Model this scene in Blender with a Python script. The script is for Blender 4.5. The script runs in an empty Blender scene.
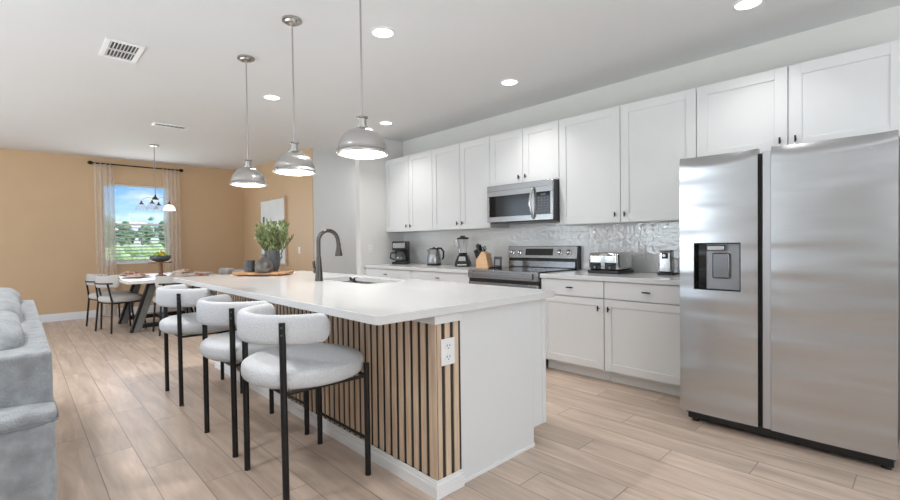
import bpy, bmesh, math, random
from math import sin, cos, pi, radians
from mathutils import Vector, Matrix
random.seed(7)
SC = bpy.context.scene
COL = SC.collection

# ------------------------------------------------------------------ camera
YAW, PITCH, ROLL, CAMH, FPX = .8101, -.0166, -.0126, 1.2193, 455.695
F = Vector((-sin(YAW)*cos(PITCH), cos(YAW)*cos(PITCH), sin(PITCH)))
R0 = Vector((cos(YAW), sin(YAW), 0)); U0 = R0.cross(F)
RR = cos(ROLL)*R0 + sin(ROLL)*U0; UU = -sin(ROLL)*R0 + cos(ROLL)*U0
cam = bpy.data.objects.new('camera', bpy.data.cameras.new('camera')); COL.objects.link(cam)
m = Matrix((RR, UU, -F)).transposed().to_4x4(); m.translation = (0, 0, CAMH); cam.matrix_world = m
cam.data.sensor_width = 36; cam.data.lens = FPX/900*36; cam.data.clip_start = .05; cam.data.clip_end = 500
SC.camera = cam

# ------------------------------------------------------------------ exposure, world, lights
SC.view_settings.view_transform = 'Standard'; SC.view_settings.look = 'None'
SC.view_settings.gamma = 1; SC.view_settings.use_curve_mapping = False
SC.view_settings.exposure = 0.40
W = bpy.data.worlds.new('sky'); SC.world = W; W.use_nodes = True
nt = W.node_tree; nt.nodes.clear()
o_ = nt.nodes.new('ShaderNodeOutputWorld'); bg = nt.nodes.new('ShaderNodeBackground')
tc = nt.nodes.new('ShaderNodeTexCoord'); sp = nt.nodes.new('ShaderNodeSeparateXYZ')
cr = nt.nodes.new('ShaderNodeValToRGB'); nz = nt.nodes.new('ShaderNodeTexNoise')
mp = nt.nodes.new('ShaderNodeMapping'); mp.inputs['Scale'].default_value = (1, 1, 3.5)
cr2 = nt.nodes.new('ShaderNodeValToRGB'); mx = nt.nodes.new('ShaderNodeMixRGB')
cr.color_ramp.elements[0].position = .0; cr.color_ramp.elements[0].color = (.74, .86, .96, 1)
cr.color_ramp.elements[1].position = .12; cr.color_ramp.elements[1].color = (.10, .33, .78, 1)
e = cr.color_ramp.elements.new(.06); e.color = (.36, .62, .92, 1)
cr2.color_ramp.elements[0].position = .52; cr2.color_ramp.elements[0].color = (0, 0, 0, 1)
cr2.color_ramp.elements[1].position = .72; cr2.color_ramp.elements[1].color = (.7, .7, .7, 1)
nz.inputs['Scale'].default_value = 9; nz.inputs['Detail'].default_value = 6
mx.inputs[2].default_value = (.95, .97, 1, 1)
L = nt.links.new
L(tc.outputs['Generated'], sp.inputs[0]); L(sp.outputs['Z'], cr.inputs[0])
L(tc.outputs['Generated'], mp.inputs[0]); L(mp.outputs[0], nz.inputs['Vector']); L(nz.outputs[0], cr2.inputs[0])
L(cr2.outputs[0], mx.inputs[0]); L(cr.outputs[0], mx.inputs[1]); L(mx.outputs[0], bg.inputs[0])
bg.inputs[1].default_value = 1.15; L(bg.outputs[0], o_.inputs[0])

def light(name, kind, loc, rot, energy, size=(1, 1), color=(1, 1, 1), spread=None):
    d = bpy.data.lights.new(name, kind); d.energy = energy; d.color = color
    if kind == 'AREA':
        d.shape = 'RECTANGLE'; d.size, d.size_y = size
        if spread: d.spread = spread
    o = bpy.data.objects.new(name, d); COL.objects.link(o); o.location = loc; o.rotation_euler = rot
    return o
s_ = light('sun', 'SUN', (10, 10, 30), (radians(38), 0, radians(125)), 3.6); s_.data.angle = .01
# cool fill lights added behind the camera, to the south and east
light('south_fill_light', 'AREA', (-4.5, -3.40, 1.45), (radians(90), 0, 0), 46, (2.2, 2.2), (.87, .94, 1))
light('south_fill_light', 'AREA', (-7.9, -3.40, 1.45), (radians(90), 0, 0), 34, (2.4, 2.2), (.87, .94, 1))
light('east_fill_light', 'AREA', (2.85, 0.9, 1.4), (radians(90), 0, radians(90)), 48, (3.6, 2.2), (.88, .94, 1))
light('dining_window_daylight', 'AREA', (-9.80, 1.615, 1.65), (radians(90), 0, radians(-90)), 12, (1.0, 1.35), (.9, .95, 1))
# added fill, out of view: uplights onto the ceiling and living-room downlights
light('fill_uplight', 'AREA', (1.2, 0.3, 1.0), (radians(180), 0, 0), 56, (2.0, 2.6), (.88, .94, 1))
light('fill_uplight', 'AREA', (-2.6, -1.7, 1.0), (radians(180), 0, 0), 28, (2.4, 1.8), (.88, .94, 1))
light('fill_uplight', 'AREA', (-6.4, -1.8, 1.0), (radians(180), 0, 0), 9, (2.4, 1.8), (.88, .94, 1))
for x_, y_, e_ in ((-2.4, -.55, 11), (-4.6, -.6, 12), (-6.8, -.7, 9)):
    light('fill_downlight', 'AREA', (x_, y_, 2.74), (0, 0, 0), e_, (.25, .25), (.97, .98, 1), radians(130))
light('hallway_area_light', 'AREA', (-6.25, 5.4, 2.7), (0, 0, 0), 20, (.5, 1.6), (.95, .97, 1))  # area light over the hallway, without a fixture

# ------------------------------------------------------------------ materials
def lin(c):
    return tuple((x/255/12.92 if x/255 <= .04045 else ((x/255+.055)/1.055)**2.4) for x in c) + (1,)
def mat(name, rgb, rough=.5, metal=0, noise=0, nscale=20, bump=0, bscale=60, spec=.5, stretch=None, **kw):
    M = bpy.data.materials.new(name); M.use_nodes = True; t = M.node_tree; b = t.nodes['Principled BSDF']
    c = lin(rgb); b.inputs['Base Color'].default_value = c; b.inputs['Roughness'].default_value = rough
    b.inputs['Metallic'].default_value = metal; b.inputs['Specular IOR Level'].default_value = spec
    for k, v in kw.items(): b.inputs[k].default_value = v
    co = t.nodes.new('ShaderNodeTexCoord'); mpn = t.nodes.new('ShaderNodeMapping')
    if stretch: mpn.inputs['Scale'].default_value = stretch
    t.links.new(co.outputs['Object'], mpn.inputs[0])
    if noise:
        n = t.nodes.new('ShaderNodeTexNoise'); n.inputs['Scale'].default_value = nscale; n.inputs['Detail'].default_value = 4
        t.links.new(mpn.outputs[0], n.inputs['Vector'])
        r = t.nodes.new('ShaderNodeMapRange'); r.inputs[1].default_value = .3; r.inputs[2].default_value = .7
        r.inputs[3].default_value = 1-noise; r.inputs[4].default_value = 1+noise
        t.links.new(n.outputs[0], r.inputs[0])
        v = t.nodes.new('ShaderNodeVectorMath'); v.operation = 'SCALE'; v.inputs[0].default_value = c[:3]
        t.links.new(r.outputs[0], v.inputs['Scale']); t.links.new(v.outputs[0], b.inputs['Base Color'])
    if bump:
        n = t.nodes.new('ShaderNodeTexNoise'); n.inputs['Scale'].default_value = bscale; n.inputs['Detail'].default_value = 3
        t.links.new(mpn.outputs[0], n.inputs['Vector'])
        bp = t.nodes.new('ShaderNodeBump'); bp.inputs['Strength'].default_value = bump; bp.inputs['Distance'].default_value = .01
        t.links.new(n.outputs[0], bp.inputs['Height']); t.links.new(bp.outputs[0], b.inputs['Normal'])
    return M
def emis(name, rgb, s):
    M = bpy.data.materials.new(name); M.use_nodes = True; b = M.node_tree.nodes['Principled BSDF']
    b.inputs['Base Color'].default_value = lin(rgb); b.inputs['Emission Color'].default_value = lin(rgb)
    b.inputs['Emission Strength'].default_value = s
    return M
def wood(name, c1, c2, scale=(1, 12, 12), rough=.5, ns=3.):
    M = bpy.data.materials.new(name); M.use_nodes = True; t = M.node_tree; b = t.nodes['Principled BSDF']
    co = t.nodes.new('ShaderNodeTexCoord'); q = t.nodes.new('ShaderNodeMapping'); q.inputs['Scale'].default_value = scale
    n = t.nodes.new('ShaderNodeTexNoise'); n.inputs['Scale'].default_value = ns; n.inputs['Detail'].default_value = 6
    r = t.nodes.new('ShaderNodeValToRGB'); r.color_ramp.elements[0].position = .3; r.color_ramp.elements[1].position = .7
    r.color_ramp.elements[0].color = lin(c1); r.color_ramp.elements[1].color = lin(c2)
    t.links.new(co.outputs['Object'], q.inputs[0]); t.links.new(q.outputs[0], n.inputs['Vector'])
    t.links.new(n.outputs[0], r.inputs[0]); t.links.new(r.outputs[0], b.inputs['Base Color'])
    b.inputs['Roughness'].default_value = rough
    return M
def glassmat(name, tint=(1, 1, 1), gl=.12, rough=.02):
    M = bpy.data.materials.new(name); M.use_nodes = True; t = M.node_tree; t.nodes.clear()
    o = t.nodes.new('ShaderNodeOutputMaterial'); a = t.nodes.new('ShaderNodeBsdfTransparent'); g = t.nodes.new('ShaderNodeBsdfGlossy')
    mxs = t.nodes.new('ShaderNodeMixShader'); fr = t.nodes.new('ShaderNodeFresnel'); fr.inputs[0].default_value = 1.45
    a.inputs[0].default_value = (*tint, 1); g.inputs['Roughness'].default_value = rough
    ad = t.nodes.new('ShaderNodeMath'); ad.operation = 'ADD'; ad.inputs[1].default_value = gl*.3
    t.links.new(fr.outputs[0], ad.inputs[0]); t.links.new(ad.outputs[0], mxs.inputs[0])
    t.links.new(a.outputs[0], mxs.inputs[1]); t.links.new(g.outputs[0], mxs.inputs[2]); t.links.new(mxs.outputs[0], o.inputs[0])
    return M
def floor_mat():
    M = bpy.data.materials.new('wood_look_floor_tile'); M.use_nodes = True; t = M.node_tree; b = t.nodes['Principled BSDF']
    def N(k, **kw):
        n = t.nodes.new(k)
        for a, v in kw.items(): setattr(n, a, v)
        return n
    def MA(op, a, bb=None, c=None):
        n = N('ShaderNodeMath', operation=op)
        for i, v in enumerate((a, bb, c)):
            if v is None: continue
            if isinstance(v, (int, float)): n.inputs[i].default_value = v
            else: t.links.new(v, n.inputs[i])
        return n.outputs[0]
    co = N('ShaderNodeTexCoord'); s = N('ShaderNodeSeparateXYZ'); t.links.new(co.outputs['Object'], s.inputs[0])
    v = MA('DIVIDE', MA('SUBTRACT', s.outputs[1], .303), .1865); row = MA('FLOOR', v); fv = MA('FRACT', v)
    u = MA('DIVIDE', MA('SUBTRACT', MA('ADD', s.outputs[0], 3.335), MA('MULTIPLY', row, .386)), 1.16)
    c = MA('FLOOR', u); fu = MA('FRACT', u)
    dv = MA('MULTIPLY', MA('MINIMUM', fv, MA('SUBTRACT', 1, fv)), .1865)
    du = MA('MULTIPLY', MA('MINIMUM', fu, MA('SUBTRACT', 1, fu)), 1.16)
    g = MA('LESS_THAN', MA('MINIMUM', du, dv), .0024)
    cm = N('ShaderNodeCombineXYZ'); t.links.new(row, cm.inputs[0]); t.links.new(c, cm.inputs[1])
    wn = N('ShaderNodeTexWhiteNoise', noise_dimensions='3D'); t.links.new(cm.outputs[0], wn.inputs['Vector'])
    off = N('ShaderNodeVectorMath', operation='MULTIPLY_ADD')
    t.links.new(wn.outputs['Color'], off.inputs[0]); off.inputs[1].default_value = (40, 40, 40)
    sc = N('ShaderNodeVectorMath', operation='MULTIPLY'); t.links.new(co.outputs['Object'], sc.inputs[0]); sc.inputs[1].default_value = (1.1, 9, 1)
    t.links.new(sc.outputs[0], off.inputs[2])
    n = N('ShaderNodeTexNoise'); n.inputs['Scale'].default_value = 1.6; n.inputs['Detail'].default_value = 7; n.inputs['Roughness'].default_value = .6
    n.inputs['Distortion'].default_value = .6
    t.links.new(off.outputs[0], n.inputs['Vector'])
    r = N('ShaderNodeValToRGB'); t.links.new(n.outputs[0], r.inputs[0])
    r.color_ramp.elements[0].position = .28; r.color_ramp.elements[0].color = lin((172, 151, 135))
    r.color_ramp.elements[1].position = .72; r.color_ramp.elements[1].color = lin((215, 195, 178))
    tv = MA('MULTIPLY_ADD', wn.outputs['Value'], .16, .92)
    vs = N('ShaderNodeVectorMath', operation='SCALE'); t.links.new(r.outputs[0], vs.inputs[0]); t.links.new(tv, vs.inputs['Scale'])
    mm = N('ShaderNodeMixRGB'); t.links.new(g, mm.inputs[0]); t.links.new(vs.outputs[0], mm.inputs[1]); mm.inputs[2].default_value = lin((147, 130, 116))
    t.links.new(mm.outputs[0], b.inputs['Base Color'])
    rg = MA('MULTIPLY_ADD', n.outputs[0], .2, .27); t.links.new(rg, b.inputs['Roughness'])
    bp = N('ShaderNodeBump'); bp.inputs['Strength'].default_value = .35; bp.inputs['Distance'].default_value = .003
    h = MA('SUBTRACT', MA('MULTIPLY', n.outputs[0], .35), g); t.links.new(h, bp.inputs['Height']); t.links.new(bp.outputs[0], b.inputs['Normal'])
    return M
def tile_mat():
    M = bpy.data.materials.new('glossy_subway_tile'); M.use_nodes = True; t = M.node_tree; b = t.nodes['Principled BSDF']
    co = t.nodes.new('ShaderNodeTexCoord'); s = t.nodes.new('ShaderNodeSeparateXYZ'); cm = t.nodes.new('ShaderNodeCombineXYZ')
    t.links.new(co.outputs['Object'], s.inputs[0]); t.links.new(s.outputs[0], cm.inputs[0]); t.links.new(s.outputs[2], cm.inputs[1])
    br = t.nodes.new('ShaderNodeTexBrick'); t.links.new(cm.outputs[0], br.inputs['Vector'])
    br.inputs['Scale'].default_value = 1; br.inputs['Brick Width'].default_value = .305; br.inputs['Row Height'].default_value = .0775
    br.inputs['Mortar Size'].default_value = .0016; br.inputs['Mortar Smooth'].default_value = .3
    br.inputs['Color1'].default_value = lin((230, 230, 229)); br.inputs['Color2'].default_value = lin((223, 223, 223)); br.inputs['Mortar'].default_value = lin((220, 220, 219)); b.inputs['Specular IOR Level'].default_value = .9
    t.links.new(br.outputs[0], b.inputs['Base Color']); b.inputs['Roughness'].default_value = .07
    n = t.nodes.new('ShaderNodeTexNoise'); n.inputs['Scale'].default_value = 22; n.inputs['Detail'].default_value = 1.5
    t.links.new(co.outputs['Object'], n.inputs['Vector'])
    a = t.nodes.new('ShaderNodeMath'); a.operation = 'MULTIPLY_ADD'; a.inputs[1].default_value = -.25
    t.links.new(br.outputs['Fac'], a.inputs[0]); t.links.new(n.outputs[0], a.inputs[2])
    bp = t.nodes.new('ShaderNodeBump'); bp.inputs['Strength'].default_value = .32; bp.inputs['Distance'].default_value = .012
    t.links.new(a.outputs[0], bp.inputs['Height']); t.links.new(bp.outputs[0], b.inputs['Normal'])
    return M
WALLW = mat('white_wall_paint', (222, 221, 218), .85, noise=.01, nscale=3)
WALLG = mat('pale_grey_wall_paint', (213, 214, 213), .8, noise=.01, nscale=3)
TAN = mat('tan_wall_paint', (207, 176, 140), .45, noise=.02, nscale=2.5, bump=.05, bscale=180)
CEIL = mat('ceiling_paint', (224, 225, 225), .9, noise=.008, nscale=2, bump=.04, bscale=120)
TRIM = mat('white_trim_paint', (235, 235, 235), .4)
CAB = mat('white_cabinet_lacquer', (222, 223, 224), .38, noise=.006, nscale=6)
QUARTZ = mat('white_quartz', (217, 217, 217), .13, noise=.012, nscale=14)
FLOOR = floor_mat(); TILE = tile_mat()
STEEL = mat('brushed_stainless', (160, 160, 161), .27, 1, noise=.03, nscale=3, stretch=(1, 1, 90), bump=.02, bscale=3)
def fridge_mat():
    M = mat('fridge_stainless', (192, 194, 197), .26, 1, noise=.025, nscale=2, stretch=(1.5, 1, 120))
    t = M.node_tree; b = t.nodes['Principled BSDF']
    co = t.nodes.new('ShaderNodeTexCoord'); q = t.nodes.new('ShaderNodeMapping'); q.inputs['Scale'].default_value = (.5, .3, 3.2)
    n = t.nodes.new('ShaderNodeTexNoise'); n.inputs['Scale'].default_value = 1.8; n.inputs['Detail'].default_value = 1.2
    bp = t.nodes.new('ShaderNodeBump'); bp.inputs['Strength'].default_value = .9; bp.inputs['Distance'].default_value = .025
    t.links.new(co.outputs['Object'], q.inputs[0]); t.links.new(q.outputs[0], n.inputs['Vector'])
    t.links.new(n.outputs[0], bp.inputs['Height']); t.links.new(bp.outputs[0], b.inputs['Normal'])
    return M
FRIDGE = fridge_mat()
NICKEL = mat('brushed_nickel', (186, 184, 181), .26, 1, noise=.04, nscale=30)
def shade_mat():
    M = mat('radially_brushed_nickel', (196, 194, 192), .26, 1); t = M.node_tree; b = t.nodes['Principled BSDF']
    b.inputs['Anisotropic'].default_value = .75; tg = t.nodes.new('ShaderNodeTangent'); tg.direction_type = 'RADIAL'; tg.axis = 'Z'
    t.links.new(tg.outputs[0], b.inputs['Tangent']); return M
NICKELS = shade_mat()
CHROME = mat('polished_chrome', (205, 205, 205), .1, 1)
GUN = mat('gunmetal_faucet', (92, 88, 84), .36, .9, noise=.04)
BLACK = mat('matte_black_metal', (22, 22, 23), .42, .2, bump=.05, bscale=90)
PLAST = mat('black_plastic', (24, 24, 25), .3)
DGREY = mat('dark_grey_plastic', (74, 75, 77), .5)
BGLASS = mat('black_glass', (12, 12, 13), .06)
BOUCLE = mat('grey_boucle_fabric', (206, 208, 211), .95, noise=.05, nscale=90, bump=.55, bscale=120)
DINFAB = mat('dining_chair_fabric', (196, 192, 186), .95, noise=.04, nscale=60, bump=.3, bscale=120)
def sofa_mat():
    M = mat('blue_grey_chenille', (149, 153, 157), .9, noise=.24, nscale=18, bump=.5, bscale=130)
    M.node_tree.nodes['Principled BSDF'].inputs['Sheen Weight'].default_value = .3
    return M
SOFA = sofa_mat(); PIPE = mat('sofa_piping_grey', (120, 126, 132), .9, bump=.3)
SLAT = wood('oak_slat', (190, 164, 138), (222, 198, 172), (14, 14, 1.2), .6, 3)
FELT = mat('black_felt_backing', (58, 54, 51), .95, bump=.2)
WOODL = wood('light_beech_wood', (220, 176, 130), (236, 198, 156), (2, 2, 14), .5)
WOODT = wood('acacia_board', (168, 118, 76), (205, 158, 112), (3, 14, 3), .5)
WOODP = wood('pedestal_wood', (128, 92, 66), (160, 120, 90), (3, 3, 10), .5)
FRAMEW = wood('pale_frame_wood', (196, 168, 142), (214, 188, 162), (4, 4, 8), .5)
STONE = mat('charcoal_ceramic', (78, 80, 84), .45, noise=.12, nscale=25, bump=.15, bscale=25)
STONE2 = mat('mottled_bronze_glaze', (92, 88, 84), .3, .25, noise=.4, nscale=14)
LEAF = mat('olive_leaf', (128, 140, 94), .6, noise=.4, nscale=12)
STEM = mat('olive_stem', (110, 104, 70), .7)
TABLEW = mat('white_table_top', (236, 234, 232), .25, noise=.02)
TLEG = mat('weathered_grey_leg', (120, 120, 116), .6, noise=.15, nscale=10, stretch=(6, 6, 1))
PLATE = mat('white_porcelain', (240, 240, 240), .15)
MATT = mat('woven_placemat', (212, 196, 182), .8, bump=.4, bscale=150)
BOWL = mat('grey_stoneware', (84, 92, 92), .4, noise=.1, nscale=15)
LED = emis('lit_lamp_diffuser', (255, 252, 246), 3.0)
LEDP = emis('lit_pendant_diffuser', (255, 250, 243), 2.6)
GLASS = glassmat('window_glass'); JARG = glassmat('clear_jar_glass', (.93, .94, .95), .5, .03)
BLIND = mat('blind_slat_white', (240, 240, 240), .5)
def napkin_mat():
    M = bpy.data.materials.new('patterned_napkin'); M.use_nodes = True; t = M.node_tree; b = t.nodes['Principled BSDF']
    co = t.nodes.new('ShaderNodeTexCoord'); n = t.nodes.new('ShaderNodeTexNoise'); n.inputs['Scale'].default_value = 11
    r = t.nodes.new('ShaderNodeValToRGB'); e0, e1 = r.color_ramp.elements; e0.position = .45; e1.position = .62
    e0.color = lin((226, 205, 192)); e1.color = lin((176, 112, 84)); b.inputs['Roughness'].default_value = .9
    t.links.new(co.outputs['Object'], n.inputs['Vector']); t.links.new(n.outputs[0], r.inputs[0]); t.links.new(r.outputs[0], b.inputs['Base Color'])
    return M
NAPK = napkin_mat()
def sheer():
    M = bpy.data.materials.new('sheer_curtain_fabric'); M.use_nodes = True; t = M.node_tree; t.nodes.clear()
    o = t.nodes.new('ShaderNodeOutputMaterial'); tr = t.nodes.new('ShaderNodeBsdfTransparent'); d = t.nodes.new('ShaderNodeBsdfDiffuse')
    tl = t.nodes.new('ShaderNodeBsdfTranslucent'); m1 = t.nodes.new('ShaderNodeMixShader'); m2 = t.nodes.new('ShaderNodeMixShader')
    co = t.nodes.new('ShaderNodeTexCoord'); w = t.nodes.new('ShaderNodeTexNoise'); w.inputs['Scale'].default_value = 60
    rg = t.nodes.new('ShaderNodeMapRange'); rg.inputs[3].default_value = .32; rg.inputs[4].default_value = .52
    t.links.new(co.outputs['Object'], w.inputs['Vector']); t.links.new(w.outputs[0], rg.inputs[0]); t.links.new(rg.outputs[0], m2.inputs[0])
    d.inputs[0].default_value = lin((250, 242, 234)); tl.inputs[0].default_value = lin((250, 244, 238)); m1.inputs[0].default_value = .65
    t.links.new(d.outputs[0], m1.inputs[1]); t.links.new(tl.outputs[0], m1.inputs[2])
    t.links.new(tr.outputs[0], m2.inputs[1]); t.links.new(m1.outputs[0], m2.inputs[2]); t.links.new(m2.outputs[0], o.inputs[0])
    return M
SHEER = sheer()

# ------------------------------------------------------------------ mesh helpers
def box(bm, x0, x1, y0, y1, z0, z1, M=None):
    vs = [bm.verts.new((x, y, z)) for x in (x0, x1) for y in (y0, y1) for z in (z0, z1)]
    for f in ((0, 1, 3, 2), (4, 6, 7, 5), (0, 4, 5, 1), (2, 3, 7, 6), (0, 2, 6, 4), (1, 5, 7, 3)):
        bm.faces.new([vs[i] for i in f])
    if M is not None:
        for v in vs: v.co = M @ v.co
    return vs
def lathe(bm, prof, seg=32, M=None, cap=True):
    rings = []
    for r, z in prof:
        ring = [bm.verts.new((r*cos(2*pi*i/seg), r*sin(2*pi*i/seg), z)) for i in range(seg)]
        rings.append(ring)
    for a, b in zip(rings, rings[1:]):
        for i in range(seg): bm.faces.new((a[i], a[(i+1) % seg], b[(i+1) % seg], b[i]))
    if cap: bm.faces.new(list(reversed(rings[0]))); bm.faces.new(rings[-1])
    if M is not None:
        for r in rings:
            for v in r: v.co = M @ v.co
def tube(bm, pts, r, seg=12, closed=False):
    pts = [Vector(p) for p in pts]; n = len(pts); rings = []
    rad = r if isinstance(r, (list, tuple)) else [r]*n
    t0 = (pts[1]-pts[0]).normalized(); up = Vector((0, 0, 1)) if abs(t0.z) < .9 else Vector((1, 0, 0))
    nrm = (up - t0*up.dot(t0)).normalized()
    for i, p in enumerate(pts):
        if closed: t = (pts[(i+1) % n]-pts[i-1]).normalized()
        else: t = (pts[min(i+1, n-1)]-pts[max(i-1, 0)]).normalized()
        nrm = (nrm - t*nrm.dot(t)).normalized(); b = t.cross(nrm)
        rings.append([bm.verts.new(p + (nrm*cos(2*pi*k/seg)+b*sin(2*pi*k/seg))*rad[i]) for k in range(seg)])
    for i in range(n if closed else n-1):
        a, c = rings[i], rings[(i+1) % n]
        for k in range(seg): bm.faces.new((a[k], a[(k+1) % seg], c[(k+1) % seg], c[k]))
    if not closed: bm.faces.new(list(reversed(rings[0]))); bm.faces.new(rings[-1])
def sweep(bm, pts, section):
    """section: function(i, n) -> list of (outward, up) offsets; path in plan with outward normals"""
    rings = []; n = len(pts)
    for i, (p, nr) in enumerate(pts):
        rings.append([bm.verts.new(Vector(p)+Vector(nr)*a+Vector((0, 0, 1))*b) for a, b in section(i, n)])
    k = len(rings[0])
    for a, c in zip(rings, rings[1:]):
        for j in range(k): bm.faces.new((a[j], a[(j+1) % k], c[(j+1) % k], c[j]))
    bm.faces.new(list(reversed(rings[0]))); bm.faces.new(rings[-1])
def sbox(bm, c, s, e=.35, seg=28, M=None):
    """super-ellipsoid cushion"""
    def sg(v, p): return math.copysign(abs(v)**p, v)
    rings = []
    for i in range(1, seg//2):
        ph = -pi/2+pi*i/(seg//2)
        rings.append([bm.verts.new((c[0]+s[0]*sg(cos(ph), e[0] if isinstance(e, tuple) else e)*sg(cos(2*pi*k/seg), e[1] if isinstance(e, tuple) else e),
                                    c[1]+s[1]*sg(cos(ph), e[0] if isinstance(e, tuple) else e)*sg(sin(2*pi*k/seg), e[1] if isinstance(e, tuple) else e),
                                    c[2]+s[2]*sg(sin(ph), e[0] if isinstance(e, tuple) else e))) for k in range(seg)])
    b = bm.verts.new((c[0], c[1], c[2]-s[2])); t = bm.verts.new((c[0], c[1], c[2]+s[2]))
    for a, d in zip(rings, rings[1:]):
        for k in range(seg): bm.faces.new((a[k], a[(k+1) % seg], d[(k+1) % seg], d[k]))
    for k in range(seg):
        bm.faces.new((b, rings[0][(k+1) % seg], rings[0][k])); bm.faces.new((t, rings[-1][k], rings[-1][(k+1) % seg]))
    if M is not None:
        for v in [b, t]+[v for r in rings for v in r]: v.co = M @ v.co
def obj(name, bm, material, parent=None, bevel=0, smooth=False, sub=0, loc=None, rot=None, bseg=2):
    me = bpy.data.meshes.new(name); bmesh.ops.recalc_face_normals(bm, faces=bm.faces[:]); bm.to_mesh(me); bm.free()
    me.materials.append(material); o = bpy.data.objects.new(name, me); COL.objects.link(o)
    if smooth:
        for p in me.polygons: p.use_smooth = True
        if smooth != 'all': me.set_sharp_from_angle(angle=radians(38))
    if bevel:
        b = o.modifiers.new('bevel', 'BEVEL'); b.width = bevel; b.segments = bseg; b.limit_method = 'ANGLE'; b.harden_normals = False
        for p in me.polygons: p.use_smooth = True
        me.set_sharp_from_angle(angle=radians(40))
    if sub:
        s = o.modifiers.new('sub', 'SUBSURF'); s.levels = sub; s.render_levels = sub
    if parent: o.parent = parent
    if loc: o.location = loc
    if rot: o.rotation_euler = rot
    return o
def B(): return bmesh.new()
def tag(o, label, cat, group=None):
    o['label'] = label; o['category'] = cat
    if group: o['group'] = group
    return o
def thing(name, label, cat, loc=(0, 0, 0), rz=0, group=None):
    o = bpy.data.objects.new(name, None); COL.objects.link(o); o.location = loc; o.rotation_euler = (0, 0, rz)
    o.empty_display_size = .1
    return tag(o, label, cat, group)
def boxo(name, d, material, parent=None, bevel=0, **kw):
    bm = B(); box(bm, *d); return obj(name, bm, material, parent, bevel, **kw)
def struct(name, boxes, material, bevel=0, parent=None):
    bm = B()
    for d in boxes: box(bm, *d)
    o = obj(name, bm, material, parent, bevel); o['kind'] = 'structure'; return o
def dup(root, loc, rz, label, group=None):
    r = root.copy(); COL.objects.link(r); r.location = loc; r.rotation_euler = (0, 0, rz); r['label'] = label
    if group: r['group'] = group
    for ch in list(root.children):
        c = ch.copy(); COL.objects.link(c); c.parent = r
        for g in list(ch.children):
            d = g.copy(); COL.objects.link(d); d.parent = c
    return r

# ------------------------------------------------------------------ room shell
H = 2.77; XW = -9.926; YK = 4.32; YT = 3.48; XG = -6.86; XE = -5.55; YS = -3.5; XR = 3.0
struct('floor', [(XW-.2, XR+.2, YS-.2, 8.2, -.12, 0)], FLOOR)
struct('ceiling', [(XW-.2, XR+.2, YS-.2, 8.2, H, H+.15)], CEIL)
WY0, WY1, WZ0, WZ1 = 1.10, 2.13, .925, 2.335
struct('wall_west', [(XW-.16, XW, YS, WY0, 0, H), (XW-.16, XW, WY1, YT, 0, H), (XW-.16, XW, WY0, WY1, 0, WZ0), (XW-.16, XW, WY0, WY1, WZ1, H)], TAN)
struct('wall_north_dining', [(XW-.16, XG, YT, YT+.015, 0, H)], TAN)
struct('wall_hallway', [(XG-.12, XG-.001, YT+.0155, 8.0, 0, H)], WALLG)
struct('wall_hallway_end', [(XG, XE-.12, 8.0, 8.12, 0, H)], WALLG)
struct('wall_kitchen_end', [(XE-.11, XE, 3.53, YK+.12, 0, H), (XE-.11, XE-.001, YK+.12, 8.0, 0, H)], WALLW, .004)
struct('wall_kitchen', [(XE+.001, XR, YK, YK+.12, 0, H)], WALLW)
struct('wall_east', [(XR, XR+.12, YS, YK, 0, H)], WALLW)
# unseen south wall; both window openings invented and placed for the light
struct('wall_south', [(XW, -9.2, YS-.12, YS, 0, H), (-6.6, -5.7, YS-.12, YS, 0, H), (-3.3, XR, YS-.12, YS, 0, H),
                      (-9.2, -6.6, YS-.12, YS, 0, .3), (-9.2, -6.6, YS-.12, YS, 2.6, H), (-5.7, -3.3, YS-.12, YS, 0, .3), (-5.7, -3.3, YS-.12, YS, 2.6, H)], WALLW)
for n, (a, b) in enumerate(((-9.2, -6.6), (-5.7, -3.3))):
    struct('window_%d' % (n+2), [(a, a+.05, YS-.1, YS-.03, .3, 2.6), (b-.05, b, YS-.1, YS-.03, .3, 2.6), (a, b, YS-.1, YS-.03, .3, .36), (a, b, YS-.1, YS-.03, 2.54, 2.6), ((a+b)/2-.03, (a+b)/2+.03, YS-.1, YS-.03, .36, 2.54)], TRIM)  # frames for the two added, unseen windows
def baseboard(name, d, dirn):
    x0, x1, y0, y1 = d
    bs = [(x0, x1, y0, y1, 0, .1)]
    if dirn == 'x': bs.append((x0, x0+(x1-x0)*.55, y0, y1, .1, .128))
    else: bs.append((x0, x1, y1-(y1-y0)*.55, y1, .1, .128))
    return struct(name, bs, TRIM, .002)
baseboard('baseboard_west', (XW, XW+.015, YS, YT-.016), 'x')
baseboard('baseboard_north', (XW+.016, XG, YT-.015, YT), 'y')
baseboard('baseboard_hallway', (XG-.0005, XG+.015, YT+.016, 7.9), 'x')
# backsplash
struct('trim_backsplash', [(XE+.001, -1.16, YK-.009, YK-.0005, .916, 1.385), (-3.49, -2.575, YK-.009, YK-.0005, 1.385, 1.43)], TILE)
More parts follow.
